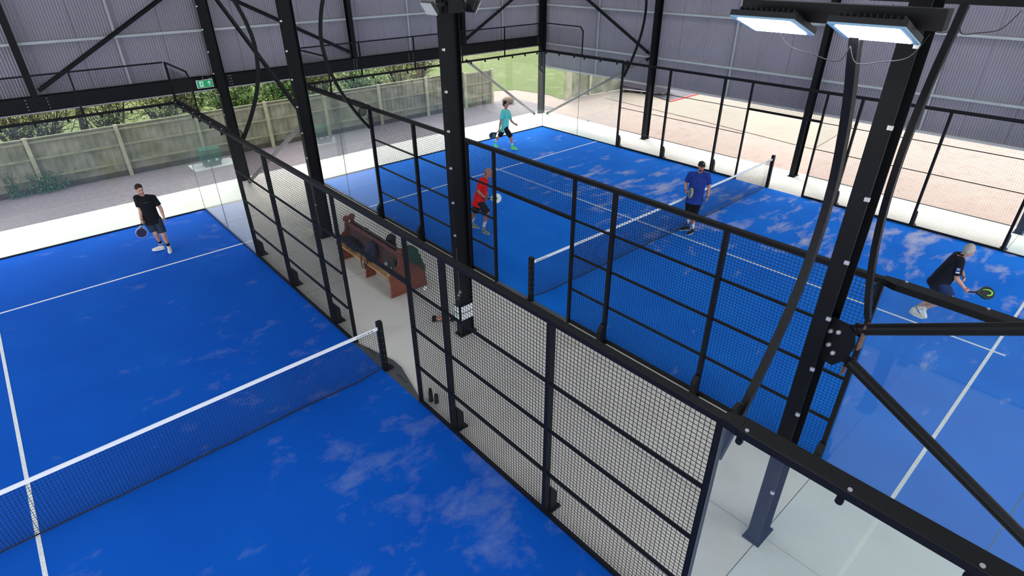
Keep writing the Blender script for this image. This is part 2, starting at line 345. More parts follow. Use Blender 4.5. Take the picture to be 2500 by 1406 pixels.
def side_fence(xe, side, label, group, posts=(4, 6, 8, 12, 14, 16), door=(8.9, 11.1), bars=(.76, 1.48, 2.18), y_lo=0.0, bar_w=.032, ww=.0045):
    """cage wall along x = xe; side +1: outwards is +x"""
    t = thing('court_fence', label, 'fence', (xe, 10, 0), group)
    xp = xe + side * .05
    for y in posts:
        p = MB().box(xp - .04, xp + .04, y - .03, y + .03, -.01, 2.98).build('post', M['black'], t, bevel=.004)
        bracket(xp, y, side, t)
    for y in door:
        MB().box(xp - .03, xp + .03, y - .025, y + .025, -.01, 2.98).build('door_post', M['black'], t)
    # lintel over the doorway
    MB().box(xp - .025, xp + .025, door[0], door[1], 2.18, 2.24).build('lintel', M['black'], t)
    MB().box(xp - .045, xp + .045, posts[0], posts[-1], 2.96, 3.03).build('top_rail', M['black'], t, bevel=.006)
    # mesh bays with their horizontal bars
    edges = [(4, 6), (6, 8), (8, door[0]), (door[1], 12), (12, 14), (14, 16)]
    xm = xe + side * .008
    for a, b in edges:
        wire_panel(a + .03, b - .03, .06, 2.96, xm, w=ww).build('mesh_panel', M['wire'], t)
        for z in bars: MB().box(min(xe, xe + side * .035), max(xe, xe + side * .035), a + .03, b - .03, z - bar_w / 2, z + bar_w / 2).build('cross_bar', M['black'], t)
        MB().box(min(xe, xe + side * .04), max(xe, xe + side * .04), a, b, -.01, .06).build('bottom_rail', M['black'], t)
    wire_panel(door[0] + .03, door[1] - .03, 2.24, 2.96, xm).build('mesh_panel', M['wire'], t)
    # glass ends
    for (a, b, far) in ((y_lo, 4, False), (16, 20, True)):
        mid = (a + b) / 2
        for q0, q1 in ((a, mid), (mid, b)):
            g = MB().box(xe + side * .004, xe + side * .014, q0 + .004 + (.03 if q0 == 16 else 0), q1 - .004 - (.03 if q1 == 4 else 0), .03, 2.965).build('glass_pane', M['glass'], t)
        MB().box(min(xe, xe + side * .04), max(xe, xe + side * .04), a, b, -.01, .03).build('bottom_rail', M['black'], t)
        e0, e1 = (a, b - .16) if not far else (a + .16, b)
        rl = MB().box(min(xe - side * .02, xe + side * .16), max(xe - side * .02, xe + side * .16), e0, e1, 2.965, 3.045)
        x_in, x_out = xe - side * .02, xe + side * .16
        lo, hi = (4 - .16, 4.0) if not far else (16.0, 16.16)
        o = rl.build('glass_rail', M['black'], t, bevel=.006)
        k = MB()
        pts = [(x_in, lo), (x_out, lo), (xe + side * .1, hi), (xe + side * .0, hi)] if not far else [(xe + side * .0, lo), (xe + side * .1, lo), (x_out, hi), (x_in, hi)]
        k.prism(pts, 2.965, 3.043).build('rail_end', M['black'], t)
        for q in (.22, 1.0, 1.78, 2.3, 3.1, 3.8):
            y = (4 - q) if not far else (16 + q)
            MB().disc((xe + side * .01, y, 3.05), (0, 0, 1), .016, .012, 10).build('bolt', M['bolt'], t)
            MB().disc((xe - side * .012, y + .03, 2.925), (1, 0, 0), .028, .03, 12).box(xe - .012 - .01, xe + .012, y + .005, y + .055, 2.93, 2.97).build('glass_clamp', M['black'], t)
        for q in (mid, 20.0 if far else 0.0):
            MB().box(xe + side * .002, xe + side * .016, q - .005, q + .005, .03, 2.965).build('glass_seal', M['seal'], t)
        # 1 m of mesh above the corner
        if far:
            c = MB()
            c.bar((xe + side * .06, 19.97, 3.04), (xe + side * .06, 19.97, 4.0), .05, .05, (0, 1, 0))
            c.bar((xe + side * .06, 20, 4.0), (xe + side * .06, 18.15, 4.0), .035, .035)
            c.bar((xe + side * .06, 18.15, 4.0), (xe + side * .06, 18.0, 3.86), .035, .035)
            c.bar((xe + side * .06, 18.0, 3.88), (xe + side * .06, 18.0, 3.04), .035, .035, (0, 1, 0))
            c.build('corner_frame', M['black'], t)
            wire_panel(18.02, 19.95, 3.06, 3.9, xe + side * .06, w=.0035).build('mesh_panel', M['wire'], t)
    return t

def back_fence(x0, label, group):
    t = thing('court_fence', label, 'fence', (x0 + 5, 20, 0), group)
    y = 20.0
    for i in range(5):
        MB().box(x0 + 2 * i + .004, x0 + 2 * i + 1.996, y + .004, y + .014, .03, 2.965).build('glass_pane', M['glass'], t)
    MB().box(x0, x0 + 10, y, y + .04, -.01, .03).build('bottom_rail', M['black'], t)
    MB().box(x0 - .02, x0 + 10.02, y + .0, y + .07, 2.965, 3.02).build('glass_rail', M['black'], t)
    for i in range(5):
        for dx in (.35, 1.0, 1.65):
            MB().box(x0 + 2 * i + dx - .02, x0 + 2 * i + dx + .02, y - .01, y + .03, 2.90, 2.97).disc((x0 + 2 * i + dx, y - .012, 2.915), (0, 1, 0), .022, .03, 8).build('glass_clamp', M['black'], t)
    MB().bar((x0 - .02, y + .05, 4.0), (x0 + 10.02, y + .05, 4.0), .035, .035).build('top_rail', M['black'], t)
    for i in range(1, 5):
        MB().box(x0 + 2 * i - .018, x0 + 2 * i + .018, y + .03, y + .07, 3.02, 3.99).build('post', M['black'], t)
    for i in range(5):
        wire_panel(x0 + 2 * i + .03, x0 + 2 * i + 1.97, 3.03, 3.98, y + .05, 'x', .0035).build('mesh_panel', M['wire'], t)
    return t

gF = 'long side walls of the courts'
side_fence(AX, 1, 'near court side fence of square black mesh, closest to camera, glass ends', gF)
side_fence(0.0, -1, 'far court side fence beside the aisle, black mesh seen over blue turf', gF)
side_fence(10.0, 1, 'far court side fence along the bright right edge, in front of the sandy ground', gF, bar_w=.014, bars=(.66, 1.45, 2.2), ww=.0019)
back_fence(AX - 10, 'end wall of glass with black mesh above, behind the player in black T-shirt', 'glass end walls of the courts')
back_fence(0.0, 'end wall of glass with black mesh above, behind the player in turquoise shirt', 'glass end walls of the courts')

# ------------------------------------------------------------------ floodlight poles
PROF = [(.06, 2.5), (.2, 2.68), (.42, 3.0), (.66, 3.42), (.85, 3.86), (.955, 4.3), (.975, 4.75), (.90, 5.15), (.79, 5.48), (.68, 5.72), (.60, 5.92)]
def catmull(P, n=5):
    out = []
    for i in range(len(P) - 1):
        p0 = P[max(i - 1, 0)]; p1 = P[i]; p2 = P[i + 1]; p3 = P[min(i + 2, len(P) - 1)]
        for k in range(n):
            t = k / n
            out.append(tuple(.5 * (2 * b + (c - a) * t + (2 * a - 5 * b + 4 * c - d) * t * t + (-a + 3 * b - 3 * c + d) * t ** 3) for a, b, c, d in zip(p0, p1, p2, p3)))
    out.append(tuple(P[-1])); return out

def lamp_head(name, c, a, b, lit, label, group, yb=None):
    """flat LED floodlight; a, b half-edge vectors of its face; the body is behind the face"""
    c = V(c); a = V(a); b = V(b); n = a.cross(b).normalized()
    if n.z > 0: n = -n
    t = thing(name, label, 'floodlight', tuple(c), group)
    def quad(k, off0, off1, m, nm, smooth=False):
        vs = [c + a * (k * i) + b * (k * j) + n * o for o in (off0, off1) for i, j in ((-1, -1), (1, -1), (1, 1), (-1, 1))]
        MB().add(vs, [(3, 2, 1, 0), (4, 5, 6, 7), (0, 1, 5, 4), (1, 2, 6, 5), (2, 3, 7, 6), (3, 0, 4, 7)]).build(nm, m, t)
    quad(1.0, 0, .012, M['lampframe'] if lit else M['lampface_off'], 'glass_rim')
    quad(.82, .012, .016, M['lamp_on'] if lit else M['lampface_off'], 'light_panel')
    quad(1.02, -.035, -.001, M['lampbody'], 'housing')
    f = MB()
    for i in range(-5, 6):
        p = c + a * (i / 6.0) - n * .05
        f.bar(p - b * .8, p + b * .8, .008, .03, tuple(n))
    f.build('cooling_fin', M['lampbody'], t)
    return t, n

def gooseneck(xe, side, y, label, lamps, lit=False, llabels=None, n_l=0):
    t = thing('light_pole', label, 'light pole', (xe + side * .05, y, 2.5), 'curved floodlight poles on the court posts')
    pts = [(xe + side * (.05 + d), y, z) for d, z in catmull(PROF)]
    b = MB()
    for p, q in zip(pts[:-1], pts[1:]): pass
    # square tube swept along the profile
    vs = []; fs = []
    for i, p in enumerate(pts):
        t0 = V(pts[max(i - 1, 0)]); t1 = V(pts[min(i + 1, len(pts) - 1)]); d = (t1 - t0).normalized()
        a = V((0, 1, 0)); c = d.cross(a)
        for u, w in ((-1, -1), (1, -1), (1, 1), (-1, 1)): vs.append(V(p) + a * u * .03 + c * w * .034)
    for i in range(len(pts) - 1):
        for k in range(4): fs.append((i * 4 + k, i * 4 + (k + 1) % 4, (i + 1) * 4 + (k + 1) % 4, (i + 1) * 4 + k))
    fs += [(3, 2, 1, 0), tuple(len(vs) - 4 + k for k in range(4))]
    b.add(vs, fs).build('pole', M['black'], t)
    # racket-shaped plate between pole and post
    g = MB(); c0 = V((xe + side * .25, y, 2.93))
    R = .105
    ring = [c0 + V((math.cos(q) * R, 0, math.sin(q) * R)) for q in [2 * PI * i / 20 for i in range(21)]]
    for p, q in zip(ring[:-1], ring[1:]): g.bar(p, q, .012, .02, (0, 1, 0))
    for i in range(-4, 5):
        h = math.sqrt(max(0, R * R - (i * R / 5) ** 2))
        g.bar(c0 + V((i * R / 5, 0, -h)), c0 + V((i * R / 5, 0, h)), .006, .008, (0, 1, 0))
        g.bar(c0 + V((-h, 0, i * R / 5)), c0 + V((h, 0, i * R / 5)), .008, .006, (0, 1, 0))
    g.bar(c0 + V((-side * .08, 0, -.07)), (xe + side * .07, y, 2.66), .012, .02, (0, 1, 0))
    g.bar(c0 + V((side * .0, 0, -.1)), (xe + side * .1, y, 2.66), .012, .02, (0, 1, 0))
    g.build('racket_plate', M['black'], t)
    if lamps:
        xb = xe + side * .62
        MB().box(xb - .05, xb + .05, y - .48, y + .76, 5.925, 6.04).build('lamp_bar', M['black'], t)
        k = MB()
        for yy in (-.40, .55):
            k.tube(catmull([(xb + side * .05, y + yy, 5.9), (xb + side * .09, y + yy * .8, 5.76), (xb + side * .07, y + yy * .45, 5.72), (xb + side * .04, y + yy * .12, 5.70), (xb + side * .0, y, 5.80)]), .0035, 6)
        k.build('cable', M['net'], t, smooth=True)
    return t

gooseneck(AX, 1, 4, 'curved black light pole rising from near fence post, carrying the two lit floodlights', True)
gooseneck(AX, 1, 16, 'curved black light pole on near court fence, behind the diagonal brace', True)
gooseneck(0.0, -1, 4, 'curved black light pole on far court fence, right of the tall foreground column', True)
gooseneck(0.0, -1, 16, 'curved black light pole on far court fence above a racket-shaped plate, left of centre', True)
gooseneck(10.0, 1, 16, 'curved black light pole on the right-hand fence in front of the grey cladding', True)
gooseneck(10.0, 1, 4, 'curved black light pole on the right-hand fence near the right frame edge', True)

xl = -3.2
lamp_head('floodlight', (xl + .17, 4.50, 5.90), (0, .22, 0), (.175, 0, -.057), True, 'lit white floodlight panel, left one of the glaring pair', 'pair of lit floodlights')
lamp_head('floodlight', (xl + .17, 3.86, 5.90), (0, .215, 0), (.175, 0, -.057), True, 'lit white floodlight panel, right one of the glaring pair', 'pair of lit floodlights')

# ------------------------------------------------------------------ nets
def court_net(x0, label, group):
    t = thing('court_net', label, 'net', (x0 + 5, 10, 0), group)
    for x in (x0 - .03, x0 + 10.03):
        p = MB().box(x - .045, x + .045, 9.955, 10.045, 0, 1.02).build('net_post', M['black'], t, bevel=.006)
        k = MB()
        for i in range(6): k.disc((x - .047, 10, .2 + i * .13), (1, 0, 0), .008, .006, 8); k.disc((x, 9.953, .2 + i * .13), (0, 1, 0), .008, .006, 8)
        k.build('rivet', M['tube'], t)
    def top(x):
        q = abs((x - (x0 + 5)) / 5); return .885 + .035 * q
    def P(x, s):   # s 0 bottom .. 1 top
        zt = top(x) - .03; e = max(0, min(1, min(x - x0, x0 + 10 - x) / .5))
        zb = .02 + .02 * abs(noise.noise(V((x * 1.3, 3, 0)))) + (.06 * (1 - e))
        bel = (math.sin(s * PI) * .05 + (1 - s) * .03 * (noise.noise(V((x * .9, 7, 0))))) * e
        return (x, 10 - bel, zb + (zt - zb) * s)
    w = .0031; cell = .042; n = int(10 / cell); m = 19
    b = MB()
    for i in range(n + 1):
        x = x0 + 10 * i / n
        b.tube([P(x, k / 5) for k in range(6)], w, 3, cap=False)
    for k in range(m + 1):
        b.tube([P(x0 + .01 + 9.98 * i / 70, k / m) for i in range(71)], w, 3, cap=False)
    b.build('net_mesh', M['net'], t)
    b = MB()
    for i in range(40):
        xa = x0 + .01 + 9.98 * i / 40; xb = x0 + .01 + 9.98 * (i + 1) / 40
        vs = []
        for x in (xa, xb):
            z = top(x)
            vs += [(x, 9.988, z - .055), (x, 10.012, z - .055), (x, 10.010, z), (x, 9.990, z)]
        b.add(vs, [(0, 1, 5, 4), (1, 2, 6, 5), (2, 3, 7, 6), (3, 0, 4, 7)])
    b.build('white_tape', M['white'], t)
    b = MB(); b.tube([(P(x0 + .01 + 9.98 * i / 90, 0)[0], P(x0 + .01 + 9.98 * i / 90, 0)[1], P(x0 + .01 + 9.98 * i / 90, 0)[2]) for i in range(91)], .011, 6)
    b.build('bottom_cord', M['net'], t)
    # printed marks on the tape near the posts
    for xs, sg in ((x0 + .12, 1), (x0 + 9.88, -1)):
        k = MB()
        for i, (ww, hh) in enumerate(((.03, .024), (.012, .02), (.016, .03), (.010, .018), (.018, .022), (.012, .03), (.016, .02), (.01, .026), (.02, .02))):
            x = xs + sg * (i * .034); z = top(x) - .03
            k.box(x - ww / 2, x + ww / 2, 9.9845, 9.9885, z - hh / 2, z + hh / 2)
        k.build('printed_mark', M['darkmark'], t)
    return t
court_net(AX - 10, 'black net with white tape across the near court, in the foreground', 'court nets')
court_net(0.0, 'black net with white tape across the far court, behind the player in blue', 'court nets')

def threshold(xe, side, label):
    t = thing('threshold_plate', label, 'metal plate', (xe, 10, 0), 'net post base plates in the doorways')
    P = [(xe, 8.92), (xe + side * .05, 8.92), (xe + side * .27, 9.86), (xe + side * .27, 10.14), (xe + side * .05, 11.08), (xe, 11.08)]
    if side < 0: P = P[::-1]
    MB().prism(P, -.0118, .014).build('plate', M['plate'], t)
    for yc in (9.45, 10.5):
        k = MB()
        for i in range(7):
            yy = yc + i * .045; xx = xe + side * (.11 + .008 * (i % 2)); h = (.05, .03, .045, .03, .06, .035, .05)[i]
            k.box(xx - h / 2, xx + h / 2, yy - .012, yy + .012, .0138, .0155)
            if i % 2: k.box(xx - h / 2 - .02, xx - h / 2 - .008, yy - .015, yy + .01, .0138, .0155)
        k.build('printed_mark', M['mark'], t)
    MB().box(min(xe, xe + side * .16), max(xe, xe + side * .16), 9.93, 10.07, .014, .035).build('post_foot', M['black'], t)
threshold(AX, 1, 'dark triangular metal floor plate beside the near net post')
threshold(0.0, -1, 'dark triangular metal floor plate beside the far net post')

# ------------------------------------------------------------------ building frame
def ibeam(p0, p1, depth, width, ddir, tf=.014, tw=.012):
    """I section between p0 and p1; depth measured along ddir"""
    p0 = V(p0); p1 = V(p1); d = (p1 - p0).normalized(); a = V(ddir).normalized(); b = d.cross(a).normalized(); m = MB()
    for s in (-1, 1): m.bar(p0 + a * s * (depth / 2 - tf / 2), p1 + a * s * (depth / 2 - tf / 2), width, tf, tuple(a))
    m.bar(p0, p1, tw, depth - 2 * tf, tuple(a))
    return m

def column(x, y, label, z1=6.6, z0=-.01, clips=False, dd=(1, 0, 0), depth=.3, width=.15, group='steel columns of the hall', base=True):
    t = thing('steel_column', label, 'column', (x, y, z0), group)
    ibeam((x, y, z0 + (.02 if base else 0)), (x, y, z1), depth, width, dd).build('shaft', M['steel'], t)
    if base: MB().box(x - .19, x + .19, y - .11, y + .11, z0, z0 + .02).build('base_plate', M['steel'], t)
    if clips:
        k = MB()
        z = .9
        while z < z1 - .6:
            k.box(x - depth / 2 - .022, x - depth / 2 + .0, y - .085, y - .045, z, z + .035)
            k.disc((x - depth / 2 - .03, y - .065, z + .018), (1, 0, 0), .010, .02, 6)
            z += .6
        k.build('cable_clip', M['bolt'], t)
    return t
XC = -1.76
column(XC, 3.98, 'tall black steel column right of centre, bolted gusset plate on its side', clips=True)
column(XC, 10.0, 'tall black steel column in the aisle with small clips and a white board hanging low on it', clips=True)
column(XC, 15.95, 'black steel column in the aisle behind the two pews', clips=True)
column(XC, 21.85, 'black steel column in the back wall, next to the green exit sign', clips=True)
column(11.72, 21.85, 'black corner column where the back and right walls meet')
column(11.72, 15.95, 'black column of the right wall where two diagonal tubes meet')
column(11.72, 9.97, 'dark column of the right wall left of the curved foreground pole')
column(11.72, 3.98, 'dark column of the right wall at the right frame edge')
gp = 'short wind columns standing on the back beam'
column(-6.28, 21.85, 'short black wind column above the back beam, far left', z0=3.27, dd=(0, 1, 0), depth=.2, width=.15, group=gp, base=False)
column(2.72, 21.85, 'short black wind column above the back beam, left of the floodlit central column', z0=3.27, dd=(0, 1, 0), depth=.2, width=.15, group=gp, base=False)
column(7.42, 21.85, 'short black wind column above the back beam, half hidden behind the central column', z0=3.27, dd=(0, 1, 0), depth=.2, width=.15, group=gp, base=False)

def back_beam():
    t = thing('steel_beam', 'deep black steel beam running along the back wall under the cladding', 'beam', (-1, 21.9, 2.9))
    for a, b in ((-16, -1.92), (-1.6, 11.56)):
        MB().box(a, b, 21.86, 21.875, 2.89, 3.27).box(a, b, 21.86, 22.0, 3.255, 3.27).box(a, b, 21.86, 22.0, 2.89, 2.905).build('channel', M['steel'], t)
    k = MB()
    for x in (-2.06, -2.0, -1.5, -1.44, 2.68, 2.78, 4.9, 5.1, 7.3, 11.45, 11.52, -6.5, -6.05):
        for z in (2.96, 3.04, 3.12, 3.2): k.disc((x, 21.852, z), (0, 1, 0), .012, .02, 6)
    k.build('bolt', M['bolt'], t)
    MB().box(4.93, 5.07, 21.845, 21.86, 2.91, 3.25).build('splice_plate', M['black'], t)
    MB().box(-16, 11.9, 21.95, 22.06, 2.84, 2.885).build('flashing', M['galv2'], t)
back_beam()

def brace(p0, p1, label, lit=False, m=None, r=.055):
    t = thing('diagonal_brace', label, 'brace', tuple(p0), 'tubular wall braces')
    p0 = V(p0); p1 = V(p1); d = (p1 - p0).normalized()
    MB().tube([p0 + d * .12, p1 - d * .12], r, 14).build('tube', m or M['steel'], t, smooth=False)
    side = V((1, 0, 0)) if abs(d.y) > abs(d.x) else V((0, 1, 0))
    for e, s in ((p0, 1), (p1, -1)):
        pl = MB()
        pl.bar(e, e + d * s * .18, .10, .012, tuple(side))
        pl.disc(e + d * s * .13, d, r + .015, .012, 14)
        pl.build('end_plate', M['black'], t)
    return t
brace((XC, 3.80, 3.18), (XC, -1.9, 6.10), 'black tubular brace leaving the foreground column towards the right frame edge')
brace((XC, 3.78, 2.93), (XC, -1.55, 0.0), 'black tubular brace running down from the foreground column to the lower right corner')
brace((XC, 16.1, 3.10), (XC, 21.7, 6.0), 'black tubular brace crossing above the exit sign bay')
brace((XC, 16.12, 2.88), (XC, 21.5, 0.0), 'grey tubular brace sloping down to the concrete behind the aisle column', m=M['tube'])
brace((11.72, 16.15, 3.10), (11.72, 21.7, 6.0), 'black tubular brace rising across the right wall cladding')
brace((11.72, 16.13, 2.95), (11.72, 21.5, 0.0), 'grey tubular brace sloping down in front of the right wall opening', m=M['tube'])
brace((-6.16, 21.8, 3.40), (-2.02, 21.8, 5.78), 'black tubular brace on the back wall, at left above the near court')
brace((2.6, 21.8, 3.46), (-1.5, 21.8, 5.55), 'black tubular brace on the back wall between two columns left of centre')
brace((7.5, 21.8, 3.46), (11.46, 21.8, 5.55), 'black tubular brace on the back wall right of the floodlit central column')
brace((7.47, 21.8, 2.72), (11.3, 21.8, 0.0), 'grey tubular brace in the back opening beside the lawn', m=M['tube'])

def gusset():
    t = thing('gusset_plate', 'black gusset plate with four bright bolts on the foreground column', 'steel plate', (XC - .02, 3.8, 3.05))
    M4 = Matrix(((0, 0, 1, XC - .012), (1, 0, 0, 0), (0, 1, 0, 0), (0, 0, 0, 1)))
    MB().prism([(4.0, 2.80), (4.0, 3.24), (3.92, 3.27), (3.78, 3.26), (3.70, 3.20), (3.66, 3.05), (3.70, 2.88), (3.80, 2.76)], -.01, .01, M4).build('plate', M['black'], t)
    for y, z in ((3.90, 3.13), (3.83, 3.15), (3.88, 2.98), (3.82, 2.91)):
        MB().disc((XC - .03, y, z), (1, 0, 0), .022, .03, 8).disc((XC - .05, y, z), (1, 0, 0), .012, .03, 6).build('bolt', M['bolt'], t)
    MB().box(XC - .05, XC + .05, 3.68, 3.70, 2.72, 2.84).box(XC - .05, XC + .05, 3.62, 3.64, 3.05, 3.32).build('stiffener', M['rust'], t)
gusset()

# ------------------------------------------------------------------ walls and roof
def clad_profile(a0, a1, pitch=.066):
    """offsets of a ribbed sheet; every 2 m a panel joint"""
    pts = []; a = a0; i = 0
    while a < a1:
        rib = [(0, 0), (.22, .006), (.40, .022), (.60, .022), (.78, .006)]
        for u, o in rib: pts.append((a + u * pitch, o))
        a += pitch; i += 1
        if i % 15 == 0: pts += [(a, 0), (a + .003, .03), (a + (.011 if i % 30 else .006), .03), (a + (.014 if i % 30 else .009), 0)]; a += .016
    return pts
def clad(name, axis, pos, a0, a1, z0, z1):
    pr = clad_profile(a0, a1); vs = []; fs = []
    for a, o in pr:
        for z in (z0, z1): vs.append((a, pos + o, z) if axis == 'x' else (pos + o, a, z))
    n = len(pr)
    for a, o in (pr[-1], pr[0]):
        for z in (z0, z1): vs.append((a, pos + .09, z) if axis == 'x' else (pos + .09, a, z))
    for i in range(n - 1): fs.append((2 * i, 2 * i + 1, 2 * i + 3, 2 * i + 2))
    k = 2 * n
    fs += [(2 * n - 2, 2 * n - 1, k + 1, k), (k, k + 1, k + 3, k + 2), (k + 2, k + 3, 1, 0)]
    return tag(MB().add(vs, fs).build(name, M['clad']), kind='structure')
clad('wall_back', 'x', BACK + .09, -16, RIGHT + .1, 2.86, 7.3)
clad('wall_right', 'y', RIGHT + .09, -8, BACK + .1, 2.0, 7.3)

def girts():
    for z in (4.47, 6.0):
        b = MB().box(-16, RIGHT - .05, BACK - .05, BACK + .088, z + .03, z + .045).box(-16, RIGHT - .05, BACK - .06, BACK - .045, z - .012, z + .05)
        tag(b.build('wall_rail', M['galv']), ('pale horizontal wall rail on the back cladding, above the mesh' if z < 5 else 'pale horizontal rail high on the back cladding'), 'wall rail', 'horizontal cladding rails')
    for z in (2.93, 4.45, 5.95):
        b = MB().box(RIGHT - .05, RIGHT + .088, -8, BACK - .1, z + .03, z + .045).box(RIGHT - .06, RIGHT - .045, -8, BACK - .1, z - .012, z + .05)
        lab = {2.93: 'pale horizontal rail low on the right cladding, behind the mesh top', 4.45: 'pale horizontal rail on the right cladding, behind the lit floodlights', 5.95: 'pale horizontal rail highest on the right cladding'}[z]
        tag(b.build('wall_rail', M['galv']), lab, 'wall rail', 'horizontal cladding rails')
    tag(MB().box(RIGHT - .02, RIGHT + .12, -8, BACK - .05, 1.93, 1.998).build('trim_right_sill', M['galv2']), kind='structure')
    # thin vertical stays between the rails
    i = 0
    for x in (-8.7, -4.07, .48, 5.1, 9.6):
        lab = ['left edge', 'left of the exit sign', 'behind the near aisle column', 'left of the floodlit column', 'beside the corner column'][i]; i += 1
        tag(MB().box(x - .02, x + .02, BACK + .0, BACK + .04, 3.27, 6.0).build('vertical_stay', M['galv']), 'thin pale vertical stay on back cladding, ' + lab, 'wall stay', 'thin vertical stays on the cladding')
    i = 0
    for y in (18.95, 12.98, 7.0, 1.0):
        lab = ['between corner column and next', 'left of the lit floodlights', 'right of the lit floodlights', 'beyond the right frame edge'][i]; i += 1
        if y < 2: continue
        tag(MB().box(RIGHT + .0, RIGHT + .04, y - .02, y + .02, 2.0, 5.95).build('vertical_stay', M['galv']), 'thin pale vertical stay on right cladding, ' + lab, 'wall stay', 'thin vertical stays on the cladding')
girts()
tag(MB().box(-16, RIGHT + .3, -8, BACK + .4, 7.32, 7.4).build('ceiling', M['roof']), kind='structure')
for y, lb in ((4, 'over the foreground column'), (10, 'over the central column'), (16, 'over the aisle column behind the pews'), (21.85, 'along the back wall')):
    t = thing('roof_rafter', 'dark steel roof rafter ' + lb, 'rafter', (0, y, 6.6), 'roof rafters')
    ibeam((-16, y, 6.85), (RIGHT - .1, y, 6.85), .42, .16, (0, 0, 1)).build('beam', M['steel'], t)

# ------------------------------------------------------------------ lamps on the middle column
brk = thing('lamp_bracket', 'black mounting bracket between the two floodlights on the central column', 'bracket', (XC, 9.9, 5.7))
MB().box(XC - .13, XC + .13, 9.80, 9.915, 5.60, 5.86).build('clamp', M['black'], brk)
for sx, lab in ((-1, 'unlit pale floodlight on the left of the central column top'), (1, 'dark-backed floodlight on the right of the central column top')):
    if sx < 0: c = V((-2.17, 9.87, 5.675)); b_ = (.051, 0, -.075)
    else: c = V((-1.40, 9.87, 5.66)); b_ = (-.051, 0, -.075)
    lamp_head('floodlight', tuple(c), (0, .125, 0), b_, False, lab, 'unlit floodlights on the central column')
    MB().bar(c - V((sx * .06, 0, .0)), (XC + sx * .12, 9.87, 5.74), .04, .05).build('arm', M['black'], brk)

# ------------------------------------------------------------------ exit sign
def exit_sign():
    t = thing('exit_sign', 'green exit sign with running man and upward arrow on the back beam', 'sign', (-2.23, 21.8, 2.95))
    x0, x1, z0, z1, y = -2.45, -2.0, 2.96, 3.18, 21.80
    MB().box(x0, x1, y, y + .058, z0, z1).build('housing', M['white'], t)
    MB().box(x0 + .012, x1 - .012, y - .004, y, z0 + .012, z1 - .012).build('green_panel', M['green_sign'], t)
    a = MB(); ax = x1 - .11; zc = (z0 + z1) / 2
    a.bar((ax, y - .006, zc - .06), (ax, y - .006, zc + .05), .018, .004, (0, 1, 0))
    a.bar((ax - .045, y - .006, zc + .012), (ax, y - .006, zc + .062), .018, .004, (0, 1, 0))
    a.bar((ax + .045, y - .006, zc + .012), (ax, y - .006, zc + .062), .018, .004, (0, 1, 0))
    a.build('arrow', M['sign_white'], t)
    m = MB(); mx = x0 + .13
    m.box(mx - .06, mx + .045, y - .0055, y - .004, zc - .075, zc + .075).build('doorway_symbol', M['sign_white'], t)
    m = MB(); q = y - .008
    m.disc((mx + .012, q, zc + .05), (0, 1, 0), .014, .003, 12)
    for p0, p1, w in (((0, .03), (-.015, -.015), .024), ((-.002, .028), (.035, .01), .011), ((0, .028), (-.04, .018), .011), ((-.04, .018), (-.045, -.008), .01),
                      ((-.012, -.012), (.028, -.028), .014), ((.028, -.028), (.02, -.062), .012), ((-.015, -.015), (-.03, -.045), .014), ((-.03, -.045), (-.058, -.055), .012)):
        m.bar((mx + p0[0], q, zc + p0[1]), (mx + p1[0], q, zc + p1[1]), w, .003, (0, 1, 0))
    m.build('running_man_symbol', M['green_sign'], t)
    MB().box(x0 + .08, x0 + .14, y + .01, y + .05, z0 - .03, z0).box(x1 - .14, x1 - .08, y + .01, y + .05, z0 - .03, z0).box(x0 + .08, x0 + .14, y + .01, y + .05, z1, z1 + .03).build('fixing', M['black'], t)
    MB().tube([(x0 + .2, y + .03, z1), (x0 + .2, y + .02, z1 + .09), (x0 + .26, y + .03, z1 + .13), (x0 + .36, y + .03, z1 + .10), (x0 + .46, y + .03, z1 + .12), (x0 + .54, y - .02, z1 + .16)], .008, 6).build('cable', M['tube'], t, smooth=True)
exit_sign()

# ------------------------------------------------------------------ garden fence and yard things
def timber_fence():
    t = thing('timber_fence', 'long weathered close-boarded timber fence behind the back opening', 'fence', (1, 25, 0))
    px = [-11.6, -9.2, -6.8, -4.42, -2.0, .42, 2.75, 5.2, 7.6, 9.75, 11.4]
    for x in px:
        MB().box(x - .055, x + .055, 24.90, 25.0, -.03, 1.66 if x < 9 else 1.58).build('post', M['wood2'], t)
    for a, b in zip(px[:-1], px[1:]):
        m = MB(); x = a; h = 1.60 if a < 9 else 1.5
        while x < b - .01:
            w = min(.1, b - x); o = random.uniform(0, .004) + .014 * (round(x * 10) % 2)
            m.box(x - .006, x + w + .006, 25.03 + o, 25.04 + o, .1, h - random.uniform(0, .012)); x += .1
        m.build('board_panel', M['wood'], t)
        for z in (.42, 1.0, 1.5):
            if z > h: continue
            MB().box(a + .055, b - .055, 24.985, 25.028, z - .03, z + .035).build('rail', M['wood3'], t)
        MB().box(a + .055, b - .055, 25.0, 25.028, -.03, .15).build('gravel_board', M['darkwood'], t)
        MB().box(a, b, 24.99, 25.06, h, h + .025).build('capping', M['wood3'], t)
timber_fence()

def side_timber():
    t = thing('timber_fence', 'short section of grey timber fence beyond the right-hand opening', 'fence', (16, 23, 0))
    MB().box(14.58, 14.98, 23.0, 23.2, -.04, 1.95).build('wide_post', M['wood2'], t)
    m = MB()
    for i in range(42):
        x = 15.0 + i * .1; y = 23.15 - i * .012
        m.box(x, x + .105, y, y + .018, -.02, 1.85 - random.uniform(0, .03))
    m.build('board_panel', M['wood'], t)
    for x in (16.2, 17.6): MB().box(x, x + .1, 22.88, 22.98, -.04, 1.9).build('post', M['wood2'], t)
side_timber()

